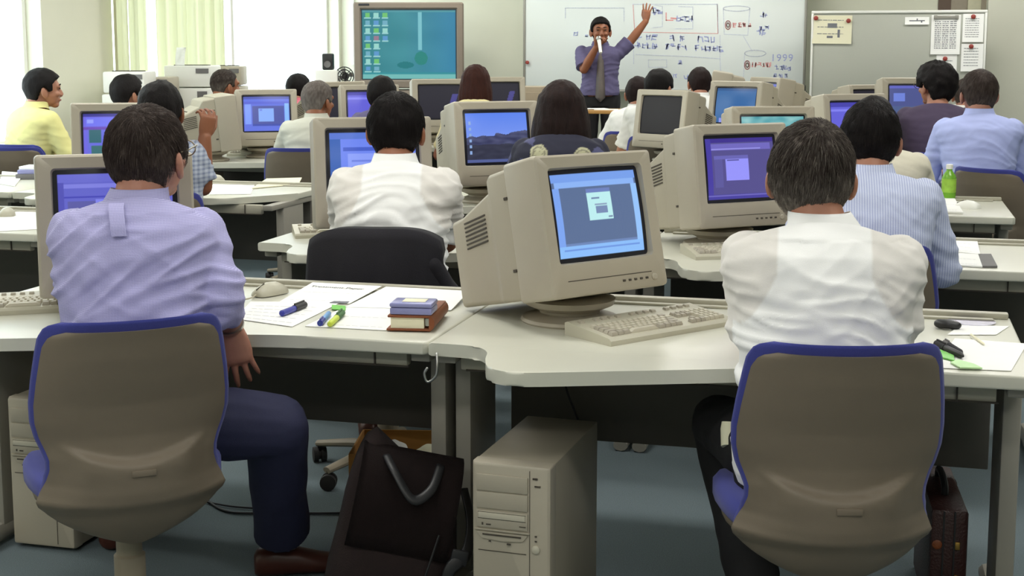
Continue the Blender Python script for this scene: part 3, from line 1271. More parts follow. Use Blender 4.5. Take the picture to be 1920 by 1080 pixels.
def long_hair(Hm, spec, seed):
    b = B()
    drop = spec.get('drop', .20)
    wd = spec.get('wide', .100)
    ell(b, (0, -.012, .012), (.096, .112, .104))
    ell(b, (0, -.035, -.05), (wd * .98, .088, .10))
    ell(b, (0, -.045, -drop * .62), (wd * 1.04, .075, drop * .5))
    for k in range(spec.get('locks', 12)):
        a = -1.5 + 3.0 * k / (spec.get('locks', 12) - 1)
        x = math.sin(a) * wd
        y = -math.cos(a) * .085 - .02
        f = spec.get('flip', .02)
        limb(b, curve_pts([(x * .8, y * .9, .03), (x * 1.0, y, -drop * .45), (x * (1.06 + f * 3), y * (1.0 + f * 2), -drop * .85), (x * (1.15 + f * 6), y * (1.0 + f * 6), -drop - .012 * math.sin(k * 2.3))], 2), [.026, .027, .028, .027, .024, .020, .013], 8)
    me = remesh(b, .008, 3)
    co = coords(me)
    no = normals(me)
    d = np.array([mnoise.noise(V((c[0] * 55 + seed, c[1] * 55, c[2] * 9))) for c in co]) * .0045
    # keep the face clear
    co = co + no * d[:, None]
    set_coords(me, co)
    me.transform(Hm)
    ca = me.attributes.new('grey', 'FLOAT', 'POINT')
    ca.data.foreach_set('value', np.clip(np.abs(d) / .0045 * spec.get('grey', .3), 0, 1).astype(np.float32))
    return me


def person(label, loc, rz, top=1.27, lean=.10, head=None, nod=0, sw=.205, bulk=1.0, shirt='sh_whiteplain', shirt_name='shirt', sleeve='short', hair=None, skin='skin', trousers='tr_navy',
           RA=None, LA=None, RL=None, LL=None, vox=.009, folds=.004, face=False, tank=False, pattern=None, stand=False, collar=True, shoes='shoe', hands=True, seed=1, glasses=False, rhand=None, lhand=None, tie=False, roll=0, hx=0.0, tw=1.0, bvox=None, fdir=.25, group=None, cuff=None, slim_sleeve=1.0):
    """loc = floor point under the hips, rz = way the chest faces (0 = towards the front wall)"""
    Wm = Matrix.Translation(V((loc[0], loc[1], 0))) @ Matrix.Rotation(rz, 4, 'Z')
    Wi = Wm.inverted()
    if head is None:
        head = rz
    hip = .50 if not stand else 1.0
    zn = top - .232
    if stand:
        zn = top - .25

    def sp(t):
        return V((0, lean * max(0, t) ** 1.3 - (.03 if not stand else .0) * math.sin(PI * max(0, min(1, t))), hip + (zn - hip) * t))
    prof = [(-.08, .150, .105), (0, .178, .135), (.12, .180, .135), (.3, .166, .120), (.5, .170, .118), (.7, .186, .120), (.82, sw - .012, .112), (.90, sw - .028, .094), (.95, sw - .075, .078), (.985, .085, .066), (1.03, .064, .060), (1.07, .058, .058)]

    def torso(bm, k, t0=-1, t1=2, dk=1.0):
        rings = []
        for t, w, d in prof:
            if t < t0 or t > t1:
                continue
            c = sp(t)
            tl = (sp(t + .05) - sp(t - .05)).normalized() if t > 0 else V((0, 0, 1))
            fw = V((1, 0, 0)).cross(tl) * -1
            if fw.y < 0:
                fw = -fw
            ring = []
            for i in range(36):
                a = 2 * PI * i / 36
                ca, sa = math.cos(a), math.sin(a)
                x = w * bulk * k * math.copysign(abs(ca) ** .85, ca)
                y = d * bulk * k * dk * math.copysign(abs(sa) ** .9, sa)
                ring.append(c + V((x, 0, 0)) + fw * y)
            rings.append(ring)
        loft(bm, rings)
    # joints (local)
    sh = {}
    ks = sp(.90)
    for s, A, dflt in ((1, RA, [(.25, .14, .70), (.17, .40, .735)]), (-1, LA, [(-.25, .14, .70), (-.17, .40, .735)])):
        A = A or dflt
        A = [V(p) for p in A]
        sh[s] = [V((s * (sw - .060), ks.y + .012, ks.z - .020))] + A[:2] + [A[2] if len(A) > 2 else None]
    legs = {}
    for s, A in ((1, RL), (-1, LL)):
        if A is None:
            A = [(s * .14, .42, .50), (s * .14, .42, .085)] if not stand else [(s * .095, .01, .52), (s * .10, -.01, .085)]
        legs[s] = [V((s * .092, .03 if not stand else 0, hip + (.02 if not stand else -.02)))] + [V(p) for p in A]
    hc = V((hx, sp(1).y + .045, top - .112))
    Hm = Matrix.Translation(hc) @ Matrix.Rotation(head - rz, 4, 'Z') @ Matrix.Rotation(R(roll), 4, 'Y') @ Matrix.Rotation(R(-nod), 4, 'X')

    # ---------------- body
    b = B()
    torso(b, .90, t1=1.0)
    for s in (1, -1):
        S, E, Wr, hd = sh[s]
        limb(b, [S, S.lerp(E, .5), E], [.048, .046, .040])
        limb(b, [E, E.lerp(Wr, .35), Wr], [.040, .040, .027])
        if hands:
            spec = (rhand if s == 1 else lhand) or {}
            d = V(spec['dir']) if 'dir' in spec else (Wr - E)
            hand(b, Wr, d, V(spec.get('palm', (0, 0, -1))), spec.get('curl', .35), spec.get('thumb', -s), spread=spec.get('spread', .12))
        H, K, A = legs[s][:3]
        limb(b, [H, H.lerp(K, .5), K], [.078, .068, .052])
        limb(b, [K, K.lerp(A, .3), A], [.050, .050, .033])
        limb(b, [A, A + (V((.02 * s, .12, -.05)))], [.032, .026])
    t = bmesh.new()
    ell(t, (0, 0, 0), (.0765, .098, .096), u=32, v=20)
    ell(t, (0, .036, -.062), (.059, .062, .060))
    ell(t, (0, .070, -.108), (.030, .026, .022))
    ell(t, (0, .030, -.045), (.066, .070, .06))
    ell(t, (0, .090, .004), (.055, .016, .020))
    tube(t, [(0, .093, -.005), (0, .108, -.034), (0, .113, -.050)], [.010, .0125, .0145], 10)
    ell(t, (0, .108, -.053), (.019, .012, .010))
    ell(t, (0, .092, -.082), (.026, .012, .012))
    for s in (1, -1):
        ell(t, (s * .036, .078, -.044), (.022, .022, .018))
        m = Matrix.Rotation(s * .35, 4, 'Z') @ Matrix.Rotation(.18, 4, 'X')
        ell(t, (s * .090, -.006, -.032), (.010, .020, .034), m, 18, 12)
        ell(t, (s * .085, .004, -.056), (.009, .013, .015), m, 14, 10)
        ell(t, (s * .078, .008, -.035), (.012, .014, .024), m, 14, 10)
    t.transform(Hm)
    join(b, t)
    nb = sp(.93) + V((0, -.005, 0))
    nt_ = Hm @ V((0, -.020, -.045))
    limb(b, [nb, nb.lerp(nt_, .5), nt_], [.064, .060, .058])
    me = remesh(b, bvox or min(vox, .0065), 3, .5)
    root = obj('person', me, skin, angle=None)
    root.matrix_world = Wm
    tag(root, label, 'person', group)

    # ---------------- hair
    if hair:
        me = long_hair(Hm, hair, seed) if hair.get('style') == 'long' else short_hair(Hm, hair, seed)
        obj('hair', me, hair.get('col', 'hair_black'), root, angle=None)
    # ---------------- shirt
    b = B()
    torso(b, 1.035, t0=-.09 if not stand else -.02, t1=1.0, dk=1.06)
    q = sp(.90)
    for s in (1, -1):
        S, E, Wr, _ = sh[s]
        ell(b, S + V((-s * .006, 0, -.010)), (.064, .070, .062))
        if sleeve == 'short':
            e = S.lerp(E, .86 if cuff is None else min(cuff, 1.0))
            if cuff and cuff > 1:
                e2 = E.lerp(Wr, cuff - 1)
                limb(b, [E, e2], [.063, .058])
            k = slim_sleeve
            limb(b, [S, S.lerp(e, .5)], [.062, .061 * k])
            tube(b, [S.lerp(e, .3), S.lerp(e, .7), e], [.061 * k, .061 * k, .064 * k], 18)
        else:
            limb(b, [S, S.lerp(E, .5), E], [.064, .059, .054])
            limb(b, [E, E.lerp(Wr, .5), E.lerp(Wr, .97)], [.054, .048, .038])
    me = remesh(b, vox, 3, .5)
    co = coords(me)
    no = normals(me)
    if folds:
        out = np.zeros(len(co))
        for i, c in enumerate(co):
            x, y, z = c
            s = 1 if x > 0 else -1
            tt = (z - hip) / max(.01, zn - hip)
            # creases running from the armpits to the middle of the waist, and across the small of the back
            ax = math.sqrt(x * x + .006) * .35 + fdir * x + .05 * mnoise.noise(V((x * 6 + seed, z * 6, seed)))
            w1 = mnoise.noise(V((x * 5 + seed * 3.1, y * 4, (z + ax) * 24)))
            w2 = mnoise.noise(V((x * 10 + seed, y * 8, z * 11)))
            w3 = mnoise.noise(V((x * 7 + z * 5, y * 5 + seed, (z - (fdir * 1.6 + .3) * x) * 17)))
            amp = .5 + 1.0 * max(0, 1 - abs(tt - .36) / .5)
            r1 = .6 - 3.2 * min(abs(w1), .4)
            r3 = .5 - 2.6 * min(abs(w3), .4)
            out[i] = folds * (amp * (.95 * r1 + .55 * r3) + .5 * w2) * (0.25 if tt > .97 else 1)
        co = co + no * out[:, None]
        set_coords(me, co)
    if tank or pattern:
        cols = np.ones((len(co), 4))
        for i, c in enumerate(co):
            x, y, z = c
            if pattern:
                cols[i, :3] = linarr(pattern(x, y, z))
            else:
                tt = (z - hip) / (zn - hip)
                if tt < .62:
                    w = .2
                else:
                    w = .185 - .085 * min(1, (tt - .62) / .22) ** .6
                ins = max(0, min(1, (w - abs(x)) / .006))
                if abs(x) > .19:
                    ins = 0
                cols[i, :3] = linarr(np.array((226, 222, 217.)) * (1 - ins) + np.array((243, 243, 242.)) * ins)
        set_col(me, cols)
    top_o = obj(shirt_name, me, shirt, root, angle=None)
    if collar:
        b = B()
        rings = []
        for (t_, k, dz) in ((.985, .083, .004), (1.0, .078, .012), (1.05, .0700, .034), (1.065, .0685, .040), (1.06, .0655, .038), (1.0, .066, .012)):
            c = sp(t_) if t_ < 1 else sp(1.0).lerp(nt_, (t_ - 1) * 6)
            ring = []
            for i in range(32):
                a = 2 * PI * i / 32
                dip = .022 * max(0, math.sin(a)) ** 2
                ring.append(V((c.x + k * math.cos(a), c.y + k * .98 * math.sin(a) - .004, sp(1.0).z + dz - dip - .006)))
            rings.append(ring)
        loft(b, rings, False, False)
        if pattern or tank:
            me2 = bpy.data.meshes.new('collar')
            b.to_mesh(me2)
            b.free()
            set_col(me2, np.tile(np.array([*linarr((241, 241, 240)), 1]), (len(me2.vertices), 1)))
            obj('collar', me2, shirt, top_o, angle=None)
        else:
            obj('collar', b, shirt, top_o, angle=None)
    # ---------------- trousers, socks, shoes
    b = B()
    rings = []
    for z, w, d, yo in (((hip - .075), .150, .135, .02), (hip - .03, .180, .148, .015), (hip + .03, .184, .146, .008), (hip + .085, .180, .142, 0)) if not stand else ((hip - .10, .160, .115, 0), (hip - .03, .172, .122, 0), (hip + .05, .168, .120, 0), (hip + .10, .164, .118, 0)):
        rings.append([V((w * bulk * math.cos(2 * PI * i / 32), yo + d * bulk * math.sin(2 * PI * i / 32), z)) for i in range(32)])
    loft(b, rings)
    for s in (1, -1):
        H, K, A = legs[s][:3]
        limb(b, [H, H.lerp(K, .5), K], [.094, .085 * tw ** .5, .071 * tw])
        dn = (A - K)
        e = A + dn.normalized() * -.035
        tube(b, [K, K.lerp(e, .25), K.lerp(e, .6), e], [.069 * tw, .067 * tw, .064 * tw, .066 * tw], 18)
    me = remesh(b, vox, 3, .5)
    co = coords(me)
    no = normals(me)
    d = np.array([mnoise.noise(V((c[0] * 9 + seed, c[1] * 16 + c[2] * 14, c[2] * 9 - c[1] * 6))) for c in co]) * .005
    set_coords(me, co + no * d[:, None])
    obj('trousers', me, trousers, root, angle=None)
    for s in (1, -1):
        H, K, A = legs[s][:3]
        f = V((.30 * s * .3, 1, 0)).normalized()
        if len(legs[s]) > 3:
            f = (legs[s][3]).normalized()
        b = B()
        tube(b, [A + V((0, 0, .07)), A + V((0, 0, .02)), A + V((0, .0, -.02))], [.040, .042, .045], 16)
        so = obj('sock', b, 'sock', root, angle=None)
        b = B()
        sd = V((f.y, -f.x, 0))
        base = V((A.x, A.y, 0))
        rings = []
        for t_, w, h, z0 in ((-.075, .022, .050, .01), (-.065, .034, .075, .004), (-.02, .038, .082, .003), (.04, .040, .070, .003), (.10, .045, .050, .002), (.15, .044, .038, .002), (.185, .032, .030, .004), (.20, .016, .022, .008)):
            c = base + f * t_
            ring = []
            for k in range(20):
                a = 2 * PI * k / 20
                zz = z0 + h * .5 + h * .5 * math.copysign(abs(math.sin(a)) ** .8, math.sin(a))
                ring.append(c + sd * (w * math.copysign(abs(math.cos(a)) ** .8, math.cos(a))) + V((0, 0, zz)))
            rings.append(ring)
        loft(b, rings)
        obj('shoe', b, shoes, root, angle=None)
    # ---------------- face
    if face:
        for s in (1, -1):
            b = B()
            ell(b, Hm @ V((s * .031, .0955, -.008)), (.011, .006, .0065), u=12, v=8)
            obj('eye', b, 'eye', root, angle=None)
            b = B()
            limb(b, [Hm @ V((s * .015, .104, .012)), Hm @ V((s * .032, .102, .017)), Hm @ V((s * .048, .092, .011))], [.003, .004, .0025], 8)
            obj('eyebrow', b, hair.get('col', 'hair_black'), root, angle=None)
        b = B()
        limb(b, [Hm @ V((-.022, .096, -.080)), Hm @ V((0, .104, -.081)), Hm @ V((.022, .096, -.080))], [.003, .006, .003], 8)
        obj('mouth', b, 'lip', root, angle=None)
    if glasses:
        b = B()
        for s in (1, -1):
            tube(b, [Hm @ V((s * .094, .0, -.002)), Hm @ V((s * .088, .05, -.004)), Hm @ V((s * .076, .108, -.004))], .0022, 8)
            pts = [Hm @ V((s * .042 + .028 * math.cos(a), .112, -.012 + .021 * math.sin(a))) for a in [2 * PI * k / 16 for k in range(17)]]
            tube(b, pts, .0018, 6)
        tube(b, [Hm @ V((-.014, .114, -.008)), Hm @ V((.014, .114, -.008))], .002, 6)
        obj('glasses', b, 'lens', root, angle=None)
    if tie:
        b = B()
        rings = []
        for z, w, y in ((zn - .005, .016, .078), (zn - .03, .020, .090), (zn - .05, .016, .104), (zn - .15, .028, .128), (zn - .36, .040, .140), (zn - .46, .044, .142), (zn - .50, .006, .142)):
            rings.append([V((-w, y, z)), V((0, y + .008, z)), V((w, y, z)), V((0, y - .006, z))])
        loft(b, rings)
        obj('tie', b, 'tie', root, angle=None)
    return root, Wm, Hm, sh, sp
# ================================================================ the room
YF = 13.4          # front wall
XL = -5.4          # window wall
XR = 3.6
YB = -2.2
HT = 2.65
b = B()
box(b, ((XL + XR) / 2, (YF + YB) / 2, -.05), (XR - XL + .6, YF - YB + .6, .1))
struct('floor', b, 'carpet', smooth=False)
b = B()
box(b, ((XL + XR) / 2, (YF + YB) / 2, HT + .05), (XR - XL + .6, YF - YB + .6, .1))
struct('ceiling', b, 'ceiling', smooth=False)
b = B()
box(b, ((XL + XR) / 2, YF + .1, HT / 2), (XR - XL + .6, .2, HT))
struct('wall_front', b, 'wall', smooth=False)
b = B()
box(b, ((XL + XR) / 2, YB - .1, HT / 2), (XR - XL + .6, .2, HT))
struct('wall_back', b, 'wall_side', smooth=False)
b = B()
box(b, (XR + .1, (YF + YB) / 2, HT / 2), (.2, YF - YB, HT))
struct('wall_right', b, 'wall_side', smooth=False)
xs = aty(1851, 60, 13.05).x
b = B()
box(b, ((xs + XR) / 2, (13.05 + YF) / 2, HT / 2), (XR - xs, YF - 13.05, HT))
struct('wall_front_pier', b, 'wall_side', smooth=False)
# window wall: sill band, head band, pier between the two openings
ya1, yb0, yb1 = atx(80, 100, XL).y, atx(212, 100, XL).y, atx(636, 100, XL).y
y0 = 5.2
SILL, HEAD = .78, 2.5
b = B()
t = .22
box(b, (XL - t / 2, (YB + YF) / 2, SILL / 2), (t, YF - YB, SILL))
box(b, (XL - t / 2, (YB + YF) / 2, (HEAD + HT) / 2), (t, YF - YB, HT - HEAD))
for p, q in ((YB, y0), (ya1, yb0), (yb1, YF)):
    box(b, (XL - t / 2, (p + q) / 2, (SILL + HEAD) / 2), (t, q - p, HEAD - SILL))
struct('wall_left', b, 'wall', smooth=False)
for i, (p, q) in enumerate(((y0, ya1), (yb0, yb1))):
    b = B()
    for yy in (p + .02, q - .02):
        box(b, (XL - .14, yy, (SILL + HEAD) / 2), (.05, .04, HEAD - SILL), .004)
    for zz in (SILL + .02, HEAD - .02):
        box(b, (XL - .14, (p + q) / 2, zz), (.05, q - p, .04), .004)
    n = 2
    for k in range(1, n):
        box(b, (XL - .14, p + (q - p) * k / n, (SILL + HEAD) / 2), (.045, .05, HEAD - SILL), .004)
    fr = struct('window_%d' % (i + 1), b, 'white_plastic', smooth=False)
    b = B()
    box(b, (XL - .145, (p + q) / 2, (SILL + HEAD) / 2), (.006, q - p - .08, HEAD - SILL - .08))
    obj('pane', b, 'glass', fr, smooth=False)
    b = B()
    box(b, (XL - .02, (p + q) / 2, SILL + .012), (.16, q - p, .024), .005)
    obj('window_sill', b, 'white_plastic', fr)


def curtain(label, p, q, fold, group='sheer curtains at the windows'):
    b = B()
    n = int((q - p) / .012)
    lo, hi = [], []
    for i in range(n + 1):
        y = p + (q - p) * i / n
        x = XL + .07 + .022 * math.sin(y * fold) + .012 * math.sin(y * fold * 2.7 + 1) + .006 * math.sin(y * fold * 5.3)
        lo.append(b.verts.new((x, y, SILL + .04)))
        hi.append(b.verts.new((x, y, HEAD - .02)))
    for i in range(n):
        b.faces.new((lo[i], lo[i + 1], hi[i + 1], hi[i]))
    bmesh.ops.solidify(b, geom=b.faces[:], thickness=.0015)
    o = recenter(obj('curtain', b, 'curtain', angle=None))
    tag(o, label, 'curtain', group)
    return o


def wy(px):
    return atx(px, 60, XL + .07).y


curtain('narrow pale green curtain strip beside the wall pier, left of the printers', wy(214), wy(234), 46)
curtain('second narrow pale green curtain strip, between two bright gaps of the window', wy(246), wy(272), 50)
curtain('wide pale green pleated curtain behind the white printer', wy(296), wy(420), 40)
b = B()
for p, q in ((y0, ya1), (yb0, yb1)):
    box(b, (XL + .07, (p + q) / 2, HEAD + .01), (.05, q - p, .04), .004)
struct('trim_1', b, 'white_plastic', smooth=False)
b = B()
xa = aty(662, 60, YF - .01).x
box(b, (xa, YF - .012, 1.75), (.035, .024, 1.0), .003)
struct('trim_2', b, 'white_plastic', smooth=False)
b = B()
box(b, ((XL + xs) / 2, YF - .008, .05), (xs - XL, .016, .1), .003)
struct('baseboard_front', b, 'rubber', smooth=False)
# doorway recess behind the notice board
M['door_brown'] = mat('door_brown', (96, 78, 66), .6)
M['door_grey'] = mat('door_grey', (150, 140, 124), .6)
M['door_pale'] = mat('door_pale', (196, 192, 166), .6)
d1 = None
for nm, p, q, mm, dd in (('door_1', 1783, 1814, 'door_grey', .03), ('door_brown_strip', 1759, 1783, 'door_brown', .02), ('door_frame', 1814, 1839, 'door_pale', .06), ('door_jamb', 1839, 1850, 'door_grey', .08)):  # solid dark brown strip at the left of the grey leaf
    x0_, x1_ = aty(p, 10, YF).x, aty(q, 10, YF).x
    b = B()
    box(b, ((x0_ + x1_) / 2, YF - dd / 2 - .002, 1.05), (x1_ - x0_, dd, 2.1), .002)
    if d1 is None:
        d1 = struct(nm, b, mm, smooth=False)
    else:
        obj(nm, b, mm, d1, smooth=False)

# ---------------------------------------------------------------- whiteboard with the marker drawing
YW = 13.05
w0, w1 = aty(984, 100, YW).x, aty(1509, 100, YW).x
wb_, wt_ = 1.02, 2.12
wb = thing('whiteboard', 'wide white enamel whiteboard on legs covered in blue and red marker writing', 'whiteboard', ((w0 + w1) / 2, YW, 0))


def WX(px, py, off=0):
    p = aty(px, py, YW - .016 - off)
    return V((p.x - (w0 + w1) / 2, -.016 - off, p.z))


b = B()
box(b, (0, 0, (wb_ + wt_) / 2), (w1 - w0, .03, wt_ - wb_), .004)
obj('writing_surface', b, 'whiteboard', wb)
b = B()
W_ = w1 - w0
for x in (-W_ / 2, W_ / 2):
    box(b, (x, -.004, (wb_ + wt_) / 2), (.022, .045, wt_ - wb_ + .02), .004)
for z in (wb_, wt_):
    box(b, (0, -.004, z), (W_, .045, .022), .004)
obj('frame', b, 'grey_alu', wb)
b = B()
box(b, (0, -.05, wb_ - .005), (W_ * .8, .09, .014), .004)
obj('pen_tray', b, 'grey_alu', wb)
for s in (-1, 1):
    b = B()
    box(b, (s * (W_ / 2 - .0), .02, .55), (.034, .034, 1.06), .004)
    box(b, (s * (W_ / 2), .0, .05), (.04, .60, .04), .006)
    box(b, (s * (W_ / 2), -.012, wb_ - .02), (.06, .06, .06), .006)
    obj('leg', b, 'grey_alu', wb)


def stroke(bm, pts, w=.008):
    P = [WX(*p, .001) for p in pts]
    for a, c in zip(P, P[1:]):
        d = (c - a)
        if d.length < 1e-5:
            continue
        n = V((-d.z, 0, d.x)).normalized() * w / 2
        e = d.normalized() * w * .3
        bm.faces.new([bm.verts.new(q) for q in (a - n - e, c - n + e, c + n + e, a + n - e)])


def glyph(bm, px, py, s, rnd, w=.010):
    """one handwritten character"""
    for k in range(rnd.randint(3, 5)):
        x0_, y0_ = px + rnd.uniform(0, s * .4), py + rnd.uniform(0, s)
        if rnd.random() < .5:
            stroke(bm, [(x0_, y0_), (x0_ + s * rnd.uniform(.4, .6), y0_ + rnd.uniform(-.1, .1) * s)], w)
        else:
            x0_ = px + rnd.uniform(0, s * .9)
            stroke(bm, [(x0_, py + rnd.uniform(0, .3) * s), (x0_ + rnd.uniform(-.2, .2) * s, py + s * rnd.uniform(.7, 1))], w)


rnd = random.Random(4)
bb, br, bp_ = B(), B(), B()
for row, y, s, spans in ((0, 61, 13, ((1196, 1238), (1252, 1266), (1272, 1284), (1305, 1338))), (1, 79, 11, ((1190, 1230), (1244, 1250), (1256, 1290), (1302, 1356)))):
    for a, c in spans:
        x = a
        while x < c - 4:
            glyph(bb, x, y + (x - 1190) * .05, s, rnd)
            x += s * 1.0
for x in (1222, 1230):
    glyph(bb, x, 14, 14, rnd)
for x in (1268, 1276, 1284, 1291):
    glyph(bb, x, 30, 10, rnd)
for x, y in ((1424, 22), (1432, 24), (1420, 48), (1428, 49), (1434, 48), (1418, 57), (1428, 58), (1452, 121), (1460, 123), (1468, 122), (1475, 124), (1450, 138), (1460, 137), (1470, 138), (1262, 138), (1282, 140), (1076, 58), (1094, 62), (1270, 112)):
    glyph(bb if y > 20 else bp_, x, y, 9, rnd, .008)
stroke(bp_, [(1186, 8), (1345, 8), (1347, 62)], .007)
stroke(br, [(1187, 9), (1190, 60), (1346, 63), (1345, 9)], .005)
stroke(bp_, [(1228, 10), (1242, 12), (1242, 50), (1224, 52)], .006)
stroke(bp_, [(1272, 12), (1299, 13), (1299, 54), (1266, 54)], .006)
stroke(bp_, [(1060, 15), (1170, 15), (1170, 40)], .007)
stroke(bp_, [(1060, 15), (1060, 34)], .007)
stroke(bp_, [(1188, 88), (1188, 120)], .006)
stroke(bp_, [(1192, 102), (1290, 106), (1350, 110), (1350, 66)], .006)
stroke(bp_, [(1350, 110), (1352, 150)], .006)
stroke(bp_, [(1216, 112), (1250, 112), (1250, 126), (1216, 126), (1216, 112)], .005)
stroke(br, [(1249, 24), (1249, 38), (1262, 38)], .010)
stroke(br, [(1258, 34), (1268, 35)], .014)


def oval(bm, cx, cy, rx, ry, w):
    stroke(bm, [(cx + rx * math.cos(2 * PI * k / 20), cy + ry * math.sin(2 * PI * k / 20)) for k in range(21)], w)


oval(bp_, 1381, 16, 25, 5, .007)
stroke(bp_, [(1356, 16), (1358, 64), (1402, 66), (1406, 16)], .006)
oval(bp_, 1416, 100, 20, 6, .007)
stroke(bp_, [(1396, 100), (1394, 145)], .005)
stroke(bp_, [(1394, 68), (1408, 92), (1410, 96)], .006)
for cx, cy in ((1365, 47), (1401, 122)):
    oval(br, cx, cy, 5, 8, .009)
    oval(br, cx, cy, 2.5, 4, .009)
    for k in range(4):
        glyph(br, cx + 9 + k * 9, cy - 5, 9, rnd, .009)
obj('blue_writing', bb, 'ink_blue', wb, smooth=False)
obj('red_writing', br, 'ink_red', wb, smooth=False)
obj('faint_diagram', bp_, 'ink_pale', wb, smooth=False)


def text_mesh(s, size, spacing=1.0):
    cu = bpy.data.curves.new('t', 'FONT')
    cu.body = s
    cu.size = size
    cu.align_x = 'CENTER'
    cu.align_y = 'CENTER'
    cu.space_character = spacing
    o = bpy.data.objects.new('t', cu)
    COL.objects.link(o)
    dg = bpy.context.evaluated_depsgraph_get()
    me = bpy.data.meshes.new_from_object(o.evaluated_get(dg))
    bpy.data.objects.remove(o)
    bpy.data.curves.remove(cu)
    return me


me = text_mesh('1999', .092, 1.15)
p = WX(1466, 109, .0012)
me.transform(Matrix.Translation(p) @ Matrix.Rotation(PI / 2, 4, 'X'))
obj('year_in_marker', me, 'ink_blue', wb, smooth=False)
o = obj('magnet', lathe(B(), [(.018, 0), (.018, .008), (.012, .011)], (0, 0, 0), 14, Matrix.Rotation(PI / 2, 4, 'X')), 'red_magnet')
o.location = aty(989, 117, YW - .03) + V((0, -.002, 0))
tag(o, 'small red magnet on the far edge of the whiteboard, left of the standing man', 'magnet')

# ---------------------------------------------------------------- grey notice board
YN = 12.75
n0, n1 = aty(1522, 100, YN).x, aty(1846, 100, YN).x
nt0, nb0 = aty(1700, 22, YN).z, .92
nb = thing('notice_board', 'grey felt notice board on legs with papers pinned along its right side', 'notice board', ((n0 + n1) / 2, YN, 0))
W_ = n1 - n0
b = B()
box(b, (0, 0, (nt0 + nb0) / 2), (W_, .025, nt0 - nb0), .003)
obj('felt_panel', b, 'felt', nb)
b = B()
for x in (-W_ / 2, W_ / 2):
    box(b, (x, -.003, (nt0 + nb0) / 2), (.02, .04, nt0 - nb0 + .02), .005)
for z in (nt0, nb0):
    box(b, (0, -.003, z), (W_ + .02, .045, .024), .006)
obj('frame', b, 'white_plastic', nb)
for s in (-1, 1):
    b = B()
    box(b, (s * (W_ / 2 - .12), .025, .5), (.03, .03, 1.0), .004)
    box(b, (s * (W_ / 2 - .12), .0, .04), (.035, .55, .035), .006)
    obj('leg', b, 'grey_alu', nb)


def notice(label, x0_, y0_, x1_, y1_, m='paper', tilt=0.0, lines=6, seed=1, bar=False, cat='notice', blocks=None, cols=1):
    a, c = aty(x0_, y0_, YN - .02), aty(x1_, y1_, YN - .02)
    w, h = c.x - a.x, a.z - c.z
    b = B()
    nx, nz = 6, 8
    f, k = [], []
    for j in range(nz + 1):
        for i in range(nx + 1):
            x, z = w * (i / nx - .5), h * (1 - j / nz)
            y = -.010 * (j / nz) ** 2
            f.append(b.verts.new((x, y - .0015, z)))
            k.append(b.verts.new((x, y, z)))
    for j in range(nz):
        for i in range(nx):
            q = (j * (nx + 1) + i, j * (nx + 1) + i + 1, (j + 1) * (nx + 1) + i + 1, (j + 1) * (nx + 1) + i)
            b.faces.new([f[t_] for t_ in q])
            b.faces.new([k[t_] for t_ in reversed(q)])
    bd = list(range(nx + 1)) + [j * (nx + 1) + nx for j in range(1, nz + 1)] + [nz * (nx + 1) + i for i in range(nx - 1, -1, -1)] + [j * (nx + 1) for j in range(nz - 1, 0, -1)]
    for i in range(len(bd)):
        p, q = bd[i], bd[(i + 1) % len(bd)]
        b.faces.new((f[p], f[q], k[q], k[p]))
    o = obj('notice', b, m)
    o.location = ((a.x + c.x) / 2, YN - .0145, c.z)
    o.rotation_euler = (0, tilt, 0)
    tag(o, label, cat)
    r_ = random.Random(seed)
    b = B()
    if blocks:
        for u0, u1, v0, v1 in blocks:
            yy = -.010 * ((v0 + v1) / 2) ** 2 - .0035
            b.faces.new([b.verts.new((w * (u - .5), yy, h * (1 - v))) for u, v in ((u0, v0), (u1, v0), (u1, v1), (u0, v1))])
    for i in range(lines):
        v = .16 + .72 * i / max(1, lines)
        for cl in range(cols):
            u = .12 + .78 * cl / cols
            ue = .12 + .78 * (cl + .85) / cols
            while u < ue:
                du = r_.uniform(.03, .12)
                yy = -.010 * (v + .02) ** 2 - .003
                b.faces.new([b.verts.new((w * (uu - .5), yy, h * (1 - vv))) for uu, vv in ((u, v), (min(u + du, ue), v), (min(u + du, ue), v + .022), (u, v + .022))])
                u += du + .02
    obj('printed_matter', b, 'print', o, smooth=False)
    if bar:
        b = B()
        box(b, (0, -.006, h - .02), (w * .72, .012, .028), .003)
        for s in (-1, 1):
            box(b, (s * w * .36, -.009, h - .02), (.03, .016, .036), .004)
        obj('clip_bar', b, 'grey_alu', o)
    return o


